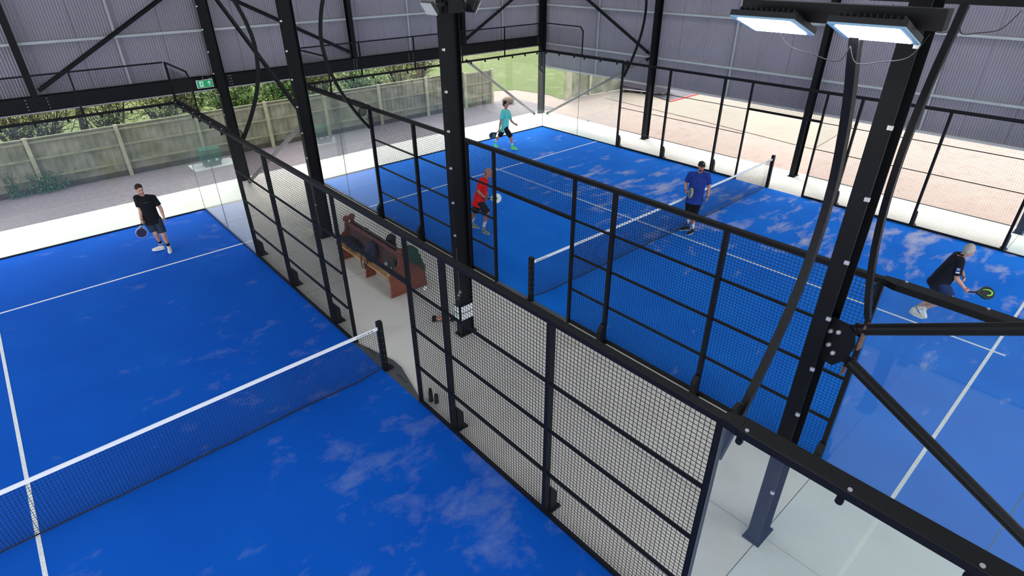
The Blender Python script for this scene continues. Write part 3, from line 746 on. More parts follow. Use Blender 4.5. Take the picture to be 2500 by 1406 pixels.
def cabinet():
    t = thing('utility_cabinet', 'green plastic utility cabinet on a concrete base by the timber fence', 'cabinet', (-2.08, 24.1, 0))
    MB().box(-2.75, -1.35, 23.72, 24.6, -.02, .02).build('concrete_base', M['concrete2'], t)
    MB().box(-2.36, -1.82, 23.92, 24.25, .02, .16).build('plinth', M['gbox'], t)
    MB().box(-2.40, -1.78, 23.9, 24.3, .16, .52).build('body', M['gbox'], t, bevel=.01)
    MB().box(-2.43, -1.75, 23.87, 24.33, .52, .62).build('lid', M['gbox'], t, bevel=.015)
    MB().box(-2.25, -2.17, 23.885, 23.9, .2, .27).box(-1.99, -1.91, 23.885, 23.9, .2, .27).build('latch', M['white'], t)
cabinet()

def ivy():
    m = MB(); st = MB()
    for (cx, n, h, w) in ((-6.7, 420, .55, .55), (-7.55, 110, .7, .2), (-1.15, 60, .9, .15)):
        for i in range(n):
            x = cx + random.gauss(0, w * .5); z = abs(random.gauss(0, h * .5)) + .02; y = 24.9 - random.uniform(0, .22)
            s = random.uniform(.02, .045); a = random.uniform(0, 6.28)
            p = V((x, y, z)); u = V((math.cos(a), random.uniform(-.4, .4), math.sin(a))).normalized(); v = u.cross(V((0, 1, 0))).normalized()
            m.add([p - u * s, p + v * s * .7, p + u * s, p - v * s * .7], [(0, 1, 2, 3)])
        for k in range(7):
            st.tube([(cx + random.uniform(-.1, .1), 24.87, -.02), (cx + random.uniform(-w * .6, w * .6), 24.84, h * .5), (cx + random.uniform(-w, w), 24.85, h * random.uniform(.7, 1.2))], .006, 4)
    t = thing('ivy', 'dark green ivy growing up the foot of the timber fence at left', 'plant', (-6.7, 24.85, 0))
    st.build('stem', M['bark'], t); m.build('foliage', M['leaf_d'], t)
ivy()

def yard_things():
    t = thing('cladding_sheet_stack', 'stack of ribbed grey cladding sheets lying in the yard beyond the right opening', 'sheet stack', (18.4, 21.3, 0))
    d = V((.75, -2.6, 0)).normalized(); nrm = V((d.y, -d.x, 0)); o = V((18.08, 22.3, 0))
    m = MB()
    for k in range(9):
        z = .14 + k * .052
        for q in range(1):
            a = o + V((0, 0, z)); b = o + d * 2.35 + V((0, 0, z)); w = 1.0
            c = -nrm if (-nrm).x > 0 else nrm
            m.bar(a + c * (w / 2), b + c * (w / 2), w, .012)
            m.bar(a + c * .02 + V((0, 0, .018)), b + c * .02 + V((0, 0, .018)), .05, .022)
    m.build('sheet', M['sheetstack'], t)
    MB().bar(o + V((-.02, 0, .13)), o + d * 2.35 + V((-.02, 0, .13)), .03, .035).build('edge_strip', M['galv2'], t)
    m = MB(); c = -nrm if (-nrm).x > 0 else nrm
    for k in (.1, 1.1, 2.2): m.bar(o + d * k + V((0, 0, .05)), o + d * k + c * 1.0 + V((0, 0, .05)), .1, .16)
    m.build('bearer', M['darkwood'], t)
    t2 = thing('ground_sheet', 'dark ground sheet with a red edge on the yard concrete', 'sheeting', (19.5, 20, 0))
    MB().prism([(17.95, 19.12), (20.9, 19.22), (21.4, 21.6), (18.9, 22.2)], -.02, .02).build('sheet', M['tarp'], t2)
    MB().prism([(17.9, 19.08), (21.0, 19.16), (20.95, 19.24), (17.95, 19.14)], -.02, .03).build('red_edge', M['red'], t2)
    tag(MB().ell((11.9, 24.35, .12), (V((1, 0, 0)), V((0, 1, 0)), V((0, 0, 1))), (.34, .26, .18), 14, 8).build('boulder', M['stone'], smooth=True), 'rounded sandstone boulder at the end of the timber fence', 'rock')
    tag(MB().disc((12.25, 19.5, -.035), (0, 0, 1), .12, .03, 16).build('drain_cover', M['plate']), 'small dark drain cover in the sandy ground by the back corner', 'drain cover')
yard_things()

# ------------------------------------------------------------------ vegetation behind the fence
def leaf_cloud(m, c, r, n, s0, s1):
    for i in range(n):
        d = V((random.gauss(0, 1), random.gauss(0, 1), random.gauss(0, 1))).normalized() * (random.random() ** .45)
        p = V(c) + V((d.x * r[0], d.y * r[1], d.z * r[2])); s = random.uniform(s0, s1)
        u = V((random.gauss(0, 1), random.gauss(0, 1), random.gauss(0, 1))).normalized(); v = u.cross(V((random.gauss(0, 1), random.gauss(0, 1), random.gauss(0, 1)))).normalized()
        m.add([p - u * s, p + v * s * .33, p + u * s, p - v * s * .33], [(0, 1, 2, 3)])
def shrub(x, y, h, w, label, leaf, nleaf, nbr=16, trunk=.05, s=(.04, .09), group='shrubs behind the timber fence'):
    t = thing('shrub', label, 'shrub', (x, y, 0), group)
    b = MB(); tips = []
    for i in range(int(nbr * 1.7)):
        a = random.uniform(0, 6.28); r = random.uniform(.3, 1) * w; hh = h * random.uniform(.6, 1.05)
        p = [V((x + math.cos(a) * .08, y + math.sin(a) * .08, -.05))]
        for k in range(1, 6):
            q = k / 5
            p.append(V((x + math.cos(a) * r * q ** 1.2 + random.gauss(0, .05), y + math.sin(a) * r * q ** 1.2 * .7 + random.gauss(0, .05), hh * q)))
        b.tube(p, [trunk * (1 - .85 * k / 5) for k in range(6)], 5)
        tips += p[2:]
        for j in range(11):
            k = random.randint(2, 5); q = p[k]; d = V((random.gauss(0, 1), random.gauss(0, .7), random.gauss(.45, .6))).normalized()
            e = q + d * random.uniform(.25, .65); f = e + (d + V((random.gauss(0, .5), random.gauss(0, .5), random.gauss(.2, .4)))).normalized() * random.uniform(.2, .4)
            b.tube([q, e, f], [trunk * .34, trunk * .24, trunk * .1], 4); tips += [e, f]
    b.build('branch', M['bark'], t)
    f = MB()
    per = max(1, nleaf // len(tips))
    for q in tips: leaf_cloud(f, q, (.22, .2, .18), per, s[0], s[1])
    f.build('foliage', leaf, t)
    return t
SH = [(-8.6, 26.6, 2.6, 1.3, 'twiggy olive shrub behind the fence at the far left', 'leaf_a', 2200),
      (-6.3, 26.6, 2.7, 1.3, 'twiggy olive shrub behind the fence, second from left', 'leaf_a', 1800),
      (-4.3, 27.3, 2.9, 1.2, 'open twiggy shrub behind the fence beside a leaning trunk', 'leaf_a', 2400),
      (-2.6, 26.4, 2.5, 1.1, 'dull shrub behind the fence left of the exit sign column', 'leaf_a', 2600),
      (-.2, 26.6, 2.7, 1.2, 'leafy green shrub behind the fence right of the exit sign column', 'leaf_b', 4200),
      (1.6, 26.3, 2.4, 1.2, 'dense leafy green shrub behind the fence beside the aisle column', 'leaf_b', 4600),
      (3.6, 27.0, 2.5, 1.2, 'olive shrub behind the fence, left of a dark green one', 'leaf_a', 2600),
      (5.3, 26.5, 2.3, 1.0, 'fresh green shrub behind the fence near the centre', 'leaf_b', 2600),
      (7.6, 27.2, 2.6, 1.1, 'yellowish shrub behind the fence, left of the central column', 'leaf_a', 2600),
      (9.2, 28.0, 2.4, 1.0, 'thin yellowish shrub behind the fence, hidden by the central column', 'leaf_a', 1200),
      (-6.9, 29.6, 3.0, 1.8, 'pale olive shrub farther back at the left', 'leaf_a', 2200),
      (-1.0, 30.0, 3.0, 2.0, 'pale green shrub farther back behind the exit sign column', 'leaf_b', 2600),
      (4.3, 30.5, 3.0, 2.0, 'pale olive shrub farther back near the centre', 'leaf_a', 2400)]
for x, y, h, w, lab, lf, n in SH:
    shrub(x, y, h, w, lab, M[lf], n, trunk=.035, s=(.045, .1) if lf == 'leaf_b' else (.025, .06))
def trunk(x, y, r, lean, label):
    t = thing('tree', label, 'tree', (x, y, 0), 'trees behind the timber fence')
    MB().tube([(x, y, -.05), (x + lean * .3, y, 1.2), (x + lean, y + .1, 3), (x + lean * 1.6, y, 5.4)], [r * 1.2, r, r * .85, r * .6], 10).build('trunk', M['bark'], t, smooth=True)
    b = MB(); f = MB()
    for i in range(9):
        a = random.uniform(0, 6.28); z = random.uniform(3.2, 5.2); q = V((x + lean * (z / 3), y, z)); e = q + V((math.cos(a) * 1.6, math.sin(a) * 1.6, .9))
        b.tube([q, (q + e) / 2 + V((0, 0, .1)), e], [r * .35, r * .2, r * .06], 5); leaf_cloud(f, e, (.9, .9, .6), 160, .05, .1)
    b.build('branch', M['bark'], t); f.build('crown', M['leaf_b'], t)
trunk(-5.1, 27.4, .13, .28, 'leaning tree trunk behind the fence above the near court')
trunk(-1.95, 26.8, .22, -.1, 'thick tree trunk behind the fence under the exit sign')
trunk(8.9, 27.5, .06, .05, 'thin tree trunk behind the fence beside the central column')
#PART2
# ------------------------------------------------------------------ pews and what lies on them
def pew(xf, xb, y0, y1, label, m_end, m_back, m_seat):
    """xf: front edge x, xb: back x; seat along y"""
    s = 1 if xb > xf else -1
    t = thing('church_pew', label, 'bench', ((xf + xb) / 2, (y0 + y1) / 2, -.01), 'two old church pews back to back')
    def end(yc):
        out = [(xf, -.01), (xf + s * .02, .30), (xf - s * .01, .46), (xf + s * .05, .58), (xf + s * .13, .63), (xb - s * .10, .70), (xb - s * .075, .80), (xb - s * .065, .88), (xb - s * .045, .93),
               (xb + s * .02, .93), (xb + s * .045, .86), (xb + s * .05, .76), (xb + s * .05, .40), (xb + s * .04, -.01)]
        M4 = Matrix(((1, 0, 0, 0), (0, 0, 1, yc), (0, 1, 0, 0), (0, 0, 0, 1)))
        e = MB().prism(out, -.025, .025, M4).build('pew_end', m_end, t, bevel=.006)
        MB().ell((xb - s * .015, yc, .985), (V((1, 0, 0)), V((0, 1, 0)), V((0, 0, 1))), (.086, .036, .082), 18, 12).build('finial', m_end, e, smooth=True)
    end(y0); end(y1)
    # back of vertical boards, leaning
    b = MB(); n = int((y1 - y0 - .06) / .075)
    for i in range(n):
        ya = y0 + .03 + i * .075
        b.add([(xb - s * .05, ya, .40), (xb - s * .05, ya + .07, .40), (xb + s * .0, ya + .07, .86), (xb + s * .0, ya, .86),
               (xb - s * .035, ya, .40), (xb - s * .035, ya + .07, .40), (xb + s * .015, ya + .07, .86), (xb + s * .015, ya, .86)],
              [(0, 1, 2, 3), (7, 6, 5, 4), (0, 4, 5, 1), (1, 5, 6, 2), (2, 6, 7, 3), (3, 7, 4, 0)])
    b.build('backrest', m_back, t)
    MB().bar((xb + s * .005, y0 + .02, .88), (xb + s * .005, y1 - .02, .88), .06, .045).build('top_rail', m_end if m_back is M['pewback'] else m_back, t, bevel=.008)
    MB().box(min(xf + s * .01, xb - s * .03), max(xf + s * .01, xb - s * .03), y0 + .02, y1 - .02, .415, .445).build('seat', m_seat, t, bevel=.006)
    yc = (y0 + y1) / 2
    MB().prism([(xf + s * .05, -.01), (xf + s * .08, .2), (xf + s * .04, .415), (xb - s * .04, .415), (xb - s * .04, -.01)], -.02, .02, Matrix(((1, 0, 0, 0), (0, 0, 1, yc), (0, 1, 0, 0), (0, 0, 0, 1)))).build('middle_support', m_end, t)
    return t
pew(-2.17, -1.83, 12.07, 14.42, 'reddish-brown church pew facing the near court, honey-coloured seat, backpack on it', M['pew'], M['pewback'], M['seatwood'])
pew(-1.27, -1.70, 12.07, 14.45, 'church pew facing the far court behind the other, dark top, jacket over its end', M['pew'], M['pewdark'], M['seatwood'])

def blob(parts, name, m, voxel=.012, parent=None, smooth_it=6):
    """union of closed shapes melted into one surface"""
    b = MB()
    for p in parts: p(b)
    o = b.build(name, m, None)
    r = o.modifiers.new('remesh', 'REMESH'); r.mode = 'VOXEL'; r.voxel_size = voxel; r.use_smooth_shade = True
    s = o.modifiers.new('smooth', 'SMOOTH'); s.factor = .5; s.iterations = smooth_it
    dg = bpy.context.evaluated_depsgraph_get(); dg.update()
    me = bpy.data.meshes.new_from_object(o.evaluated_get(dg)); me.name = name
    old = o.data; o.modifiers.clear(); o.data = me; bpy.data.meshes.remove(old)
    for p in me.polygons: p.use_smooth = True
    if m and not me.materials: me.materials.append(m)
    if parent: o.parent = parent; o.matrix_parent_inverse = parent_inv(parent)
    return o
E3 = (V((1, 0, 0)), V((0, 1, 0)), V((0, 0, 1)))
def el(c, r, ax=E3): return lambda b: b.ell(c, ax, r, 16, 10)
def cap(p0, p1, r0, r1, n=12):
    def f(b):
        a = V(p0); c = V(p1); d = (c - a)
        if d.length < 1e-5: d = V((0, 0, 1))
        d.normalize(); pts = []; rs = []
        for k in (-1, -.8, -.45, 0): pts.append(a + d * (r0 * k)); rs.append(max(r0 * math.sqrt(max(0, 1 - k * k)), r0 * .05))
        for k in (0, .45, .8, 1): pts.append(c + d * (r1 * k)); rs.append(max(r1 * math.sqrt(max(0, 1 - k * k)), r1 * .05))
        b.tube(pts, rs, n)
    return f
def cyl(p0, p1, r0, r1, n=16): return lambda b: b.tube([V(p0), V(p1)], [r0, r1], n)

# bags, jacket, bottles
t = thing('backpack', 'navy and black backpack standing on the pew seat, straps hanging down', 'backpack', (-1.98, 13.1, .445))
blob([el((-1.97, 13.1, .66), (.12, .17, .21)), el((-2.05, 13.1, .57), (.08, .13, .11)), el((-1.95, 13.1, .83), (.09, .12, .06))], 'body', M['fabric_navy'], parent=t)
MB().tube([(-2.04, 13.0, .80), (-2.14, 12.98, .6), (-2.18, 12.98, .46), (-2.22, 13.02, .34), (-2.2, 13.1, .40), (-2.16, 13.1, .46)], .010, 6).tube([(-2.05, 13.2, .80), (-2.15, 13.24, .6), (-2.19, 13.22, .46), (-2.21, 13.16, .3)], .010, 6).build('strap', M['fabric_black'], t)
MB().tube([(-1.9, 13.05, .87), (-1.9, 13.07, .93), (-1.9, 13.13, .93), (-1.9, 13.15, .87)], .008, 6).build('handle', M['fabric_black'], t)
blob([el((-2.07, 13.08, .54), (.05, .13, .08))], 'front_pocket', M['fabric_black'], parent=t)
MB().disc((-2.13, 12.99, .6), (1, 0, 0), .012, .02, 8).build('buckle', M['bolt'], t)
t = thing('sports_bag', 'black sports bag lying on the far end of the pew seat', 'bag', (-2.0, 14.0, .445))
blob([el((-2.0, 13.78, .53), (.13, .14, .085)), el((-1.99, 14.0, .55), (.14, .22, .105)), el((-1.98, 14.18, .54), (.12, .14, .09))], 'body', M['fabric_black'], parent=t)
MB().tube([(-2.1, 13.8, .58), (-2.08, 13.88, .68), (-2.05, 14.04, .69), (-2.08, 14.14, .59)], .010, 6).build('handle', M['fabric_navy'], t)
t = thing('shoulder_bag', 'black bag standing on the rear pew, showing above the shared backs', 'bag', (-1.52, 12.98, .445))
blob([el((-1.53, 12.98, .72), (.10, .16, .26)), el((-1.53, 12.92, .9), (.09, .1, .10))], 'body', M['fabric_black'], parent=t)
MB().tube([(-1.5, 12.85, .9), (-1.47, 12.82, 1.0), (-1.5, 12.95, 1.02), (-1.5, 13.0, .95)], .009, 6).build('strap', M['fabric_black'], t)

def cloth_drape(name, m, pts_top, w, parent=None):
    pass
t = thing('jacket', 'dark green jacket draped over the near end of the rear pew', 'jacket', (-1.62, 12.05, .95))
blob([el((-1.66, 12.04, 1.0), (.15, .085, .075)), el((-1.58, 11.97, .88), (.13, .045, .16)), el((-1.54, 11.965, .74), (.12, .04, .12)), el((-1.52, 12.1, .86), (.12, .05, .12))], 'body', M['fabric_green'], parent=t, voxel=.01)
blob([cap((-1.47, 11.97, .82), (-1.42, 11.955, .62), .045, .04), cap((-1.42, 11.955, .62), (-1.40, 11.95, .48), .042, .038)], 'sleeve', M['fabric_green'], parent=t, voxel=.01)
t = thing('racket_cover', 'dark green and black padel racket bag leaning at the near end of the front pew', 'racket bag', (-1.93, 12.25, .445))
blob([el((-1.93, 12.26, .62), (.035, .09, .155)), el((-1.94, 12.24, .5), (.03, .055, .055))], 'body', M['fabric_green'], parent=t, voxel=.009)
MB().disc((-1.965, 12.29, .56), (1, 0, 0), .02, .006, 10).build('logo_patch', M['white'], t)
t = thing('water_bottle', 'small clear and blue water bottle on the pew seat beside the backpack', 'bottle', (-1.95, 12.52, .445))
MB().tube([(-1.95, 12.52, .447), (-1.95, 12.52, .58), (-1.95, 12.52, .61)], [.032, .032, .014], 14).build('body', mat('bottle_plastic', srgb(180, 200, 215), .2), t, smooth=False)
MB().disc((-1.95, 12.52, .62), (0, 0, 1), .015, .025, 12).build('cap', mat('blue_cap', srgb(60, 120, 200), .4), t)
t = thing('ball_tube', 'small yellow tube standing at the near end of the pew seat', 'tube', (-2.09, 12.2, .445))
MB().tube([(-2.09, 12.2, .447), (-2.09, 12.2, .5)], .036, 14).build('body', mat('yellow_plastic', srgb(190, 160, 60), .4), t)
tag(blob([el((-1.42, 11.9, .03), (.05, .04, .04)), el((-1.47, 11.86, .025), (.04, .035, .03))], 'crumpled_towel', M['white'], .008), 'small crumpled white cloth on the floor beside the rear pew end', 'cloth')
tag(blob([el((-1.98, 16.25, .10), (.11, .12, .11)), el((-1.88, 16.3, .07), (.1, .09, .08)), el((-2.02, 16.42, .12), (.06, .07, .06)), el((-1.62, 16.2, .06), (.08, .08, .07))], 'crumpled_towel', mat('cream_cloth', srgb(206, 196, 180), .95, 0, .15, 20), .012), 'cream fluffy heap on the floor beside the aisle column', 'cloth')

# white board hung on cords from the central column
def hung_board():
    t = thing('hanging_board', 'white six-panel board tied with black straps, hung by cords low on the central column', 'board', (XC - .17, 9.95, .5))
    x = XC - .17
    MB().box(x - .012, x, 9.93 - .02, 10.10, .34, .66).build('board', M['black'], t)
    for i in range(2):
        for j in range(2):
            MB().box(x - .02, x - .012, 9.925 + j * .085, 9.995 + j * .085, .355 + i * .155, .49 + i * .155).build('white_panel', mat('board_white', srgb(205, 214, 214), .5), t)
    for i in range(2): MB().box(XC - .148, XC + .13, 9.905, 9.915, .355 + i * .155, .49 + i * .155).build('white_panel', M['white'], t)
    MB().tube([(x - .02, 9.86, 1.02), (x - .02, 9.95, .66)], .003, 5).tube([(x - .02, 9.86, 1.02), (x - .02, 10.06, .66)], .003, 5).tube([(x - .02, 9.88, 1.9), (x - .02, 9.86, 1.02)], .002, 5).build('cord', M['tube'], t)
    MB().box(x - .025, x, 9.84, 9.88, 1.0, 1.045).build('hook', M['bolt'], t)
hung_board()

# court brush lying beside the central column
t = thing('court_brush', 'orange and black court brush lying on the aisle floor beside the central column', 'brush', (-1.85, 10.6, 0))
MB().bar((-1.99, 10.74, .045), (-1.70, 10.50, .045), .09, .05).build('head', mat('pale_orange_wood', srgb(206, 150, 120), .7), t, bevel=.006)
MB().bar((-2.02, 10.76, .04), (-1.96, 10.71, .04), .11, .08).bar((-1.74, 10.53, .04), (-1.68, 10.48, .04), .11, .08).build('end_cap', M['black'], t)
b = MB(); random.seed(3)
for i in range(240):
    q = random.random(); p = V((-1.99, 10.74, .02)).lerp(V((-1.70, 10.50, .02)), q) + V((random.uniform(-.03, .03), random.uniform(-.03, .03), 0))
    b.bar(p, p + V((random.uniform(-.01, .01), random.uniform(-.01, .01), -.028)), .004, .004)
b.build('bristle', mat('bristle', srgb(90, 70, 60), .9), t)
MB().tube([(-1.84, 10.62, .07), (-1.62, 10.85, .10), (-1.45, 11.05, .02)], .012, 8).build('handle', M['black'], t)

# two black bottles behind the near mesh
for k, (x, y, h, lb) in enumerate(((-3.40, 8.80, .24, 'taller black bottle on the floor just behind the near fence'), (-3.36, 8.70, .17, 'shorter black bottle on the floor just behind the near fence'))):
    t = thing('drink_bottle', lb, 'bottle', (x, y, -.012), 'black bottles behind the near fence')
    MB().tube([(x, y, -.011), (x, y, h * .75), (x, y, h * .86), (x, y, h * .88)], [.036, .036, .022, .02], 16).build('body', M['fabric_black'], t)
    MB().disc((x, y, h * .94), (0, 0, 1), .024, h * .13, 14).build('cap', M['black'], t)

# ------------------------------------------------------------------ players
POSE = dict(
man1=dict(hd=(-5.255,17.805,1.631), top=(-5.241,17.803,1.769), nk=(-5.226,17.852,1.467), shR=(-5.317,17.843,1.438), shL=(-5.024,17.846,1.368), elR=(-5.373,17.82,1.154), wrR=(-5.432,17.778,0.93), hnR=(-5.442,17.759,0.865), elL=(-4.96,17.797,1.096), wrL=(-4.971,17.697,0.897), hnL=(-4.967,17.677,0.827), pel=(-5.204,17.849,0.816), hipR=(-5.274,17.858,0.783), hipL=(-5.124,17.838,0.737), knR=(-5.242,17.753,0.521), knL=(-5.095,17.714,0.446), anR=(-5.183,17.967,0.159), anL=(-5.059,17.799,0.09), toeR=(-5.374,18.028,0.04), toeL=(-5.142,17.412,0.04), racA=(-5.449,17.76,0.85), racC=(-5.522,17.759,0.614), _n=(0.129,0.992)),
man2=dict(hd=(6.84,18.692,1.6), top=(6.835,18.697,1.723), nk=(6.85,18.683,1.428), shR=(6.642,18.638,1.383), shL=(7.009,18.771,1.286), elR=(6.551,18.651,1.034), wrR=(6.528,18.697,0.759), hnR=(6.499,18.722,0.679), elL=(7.125,18.71,0.958), wrL=(7.151,18.556,0.869), hnL=(7.191,18.455,0.849), pel=(6.807,18.721,0.688), hipR=(6.766,18.624,0.682), hipL=(6.841,18.824,0.63), knR=(6.884,18.443,0.445), knL=(6.823,19.036,0.386), anR=(6.916,18.428,0.13), anL=(6.676,19.138,0.16), toeR=(7.003,18.188,0.04), toeL=(6.573,18.816,0.04), racA=(6.48,18.738,0.655), racC=(6.396,18.811,0.584), _n=(0.653,0.757)),
man3=dict(hd=(1.612,13.35,1.572), top=(1.598,13.361,1.695), nk=(1.538,13.408,1.452), shR=(1.353,13.336,1.435), shL=(1.653,13.534,1.326), elR=(1.247,13.317,1.175), wrR=(1.406,13.257,0.988), hnR=(1.475,13.267,0.945), elL=(1.697,13.601,1.027), wrL=(1.644,13.452,0.9), hnL=(1.603,13.358,0.893), pel=(1.408,13.509,0.764), hipR=(1.368,13.413,0.757), hipL=(1.451,13.602,0.679), knR=(1.483,13.26,0.558), knL=(1.4,13.667,0.472), anR=(1.388,13.335,0.125), anL=(1.4,13.832,0.118), toeR=(1.407,13.055,0.04), toeL=(1.447,13.659,0.04), racA=(1.522,13.269,0.928), racC=(1.751,13.179,0.905), _n=(0.613,0.79)),
man4=dict(hd=(5.424,9.693,1.755), top=(5.416,9.707,1.908), nk=(5.416,9.706,1.573), shR=(5.306,9.899,1.582), shL=(5.509,9.546,1.6), elR=(5.315,9.982,1.302), wrR=(5.194,9.892,1.146), hnR=(5.167,9.84,1.102), elL=(5.569,9.48,1.293), wrL=(5.49,9.418,1.024), hnL=(5.466,9.42,0.908), pel=(5.405,9.725,0.876), hipR=(5.363,9.798,0.833), hipL=(5.448,9.651,0.853), knR=(5.292,9.762,0.578), knL=(5.355,9.652,0.544), anR=(5.484,9.829,0.175), anL=(5.404,9.632,0.09), toeR=(5.336,9.923,0.04), toeL=(5.019,9.67,0.04), racA=(5.14,9.786,1.121), racC=(5.029,9.657,1.189), _n=(0.867,0.498)),
man5=dict(hd=(5.339,4.011,1.578), top=(5.332,4.061,1.705), nk=(5.357,4.095,1.455), shR=(5.209,4.072,1.348), shL=(5.542,4.211,1.314), elR=(5.238,4.011,1.031), wrR=(5.414,3.839,0.807), hnR=(5.474,3.775,0.755), elL=(5.688,4.044,1.01), wrL=(5.55,3.95,0.96), hnL=(5.503,3.927,0.959), pel=(5.354,4.252,0.781), hipR=(5.266,4.164,0.753), hipL=(5.447,4.311,0.678), knR=(5.245,3.961,0.602), knL=(5.36,4.217,0.462), anR=(5.245,4.308,0.224), anL=(5.312,4.469,0.09), toeR=(5.271,4.129,0.02), toeL=(5.266,4.296,0.04), racA=(5.512,3.721,0.749), racC=(5.66,3.539,0.75), _n=(0.99,0.144)),

)
def rounded(p, r, k=4): return p

def hand(P, d, nrm, thumb, curl, sc=1.0):
    """palm and five fingers. P wrist, d direction, nrm palm-facing direction, thumb side vector"""
    d = d.normalized(); nrm = (nrm - d * nrm.dot(d)).normalized(); th = (thumb - d * thumb.dot(d) - nrm * thumb.dot(nrm)).normalized()
    parts = [el(P + d * .045 * sc, (.05 * sc, .040 * sc, .017 * sc), (d, th, nrm)), cap(P - d * .03, P + d * .02, .026, .024)]
    L = (.070, .080, .074, .058)
    for i in range(4):
        o = P + d * (.082 - .004 * abs(i - 1)) * sc + th * (.030 - .020 * i) * sc
        a = curl * (.55 + .08 * i); dd = (d * math.cos(a) + nrm * math.sin(a)); l = L[i] * sc
        q1 = o + dd * l * .42
        a2 = a + curl * .9; d2 = d * math.cos(a2) + nrm * math.sin(a2); q2 = q1 + d2 * l * .33
        a3 = a2 + curl * .6; d3 = d * math.cos(a3) + nrm * math.sin(a3); q3 = q2 + d3 * l * .25
        parts += [cap(o - d * .015, q1, .0095, .0092, 8), cap(q1, q2, .0092, .0086, 8), cap(q2, q3, .0086, .0075, 8)]
    o = P + d * .022 * sc + th * .030 * sc
    td = (th * .75 + d * .55 + nrm * (.25 + .5 * curl)).normalized(); q1 = o + td * .038 * sc
    td2 = (d * .8 + th * .25 + nrm * (.2 + .5 * curl)).normalized(); q2 = q1 + td2 * .032 * sc
    parts += [cap(o, q1, .013, .0115, 8), cap(q1, q2, .0112, .009, 8)]
    return parts

def torso_sections(pel, nk, side, sec):
    """stacked ellipses between pelvis and neck"""
    def f(b):
        ax = (nk - pel).normalized(); s = (side - ax * side.dot(ax)).normalized(); dp = ax.cross(s).normalized()
        vs = []; fs = []; n = 20; H = (nk - pel).length
        for (t, w, dd, off) in sec:
            c = pel + ax * H * t + dp * off
            for k in range(n):
                a = 2 * PI * k / n; ca = math.cos(a); sa = math.sin(a)
                ca = math.copysign(abs(ca) ** .85, ca); sa = math.copysign(abs(sa) ** .85, sa)
                vs.append(c + s * w * ca + dp * dd * sa)
        m = len(sec)
        for i in range(m - 1):
            for k in range(n): fs.append((i * n + k, i * n + (k + 1) % n, (i + 1) * n + (k + 1) % n, (i + 1) * n + k))
        fs += [tuple(reversed(range(n))), tuple(range((m - 1) * n, m * n))]
        b.add(vs, fs)
    return f

def face_dirs(f, up=V((0, 0, 1))):
    f = f.normalized(); up = (up - f * up.dot(f)).normalized(); return f, up.cross(f).normalized(), up    # forward, left, up

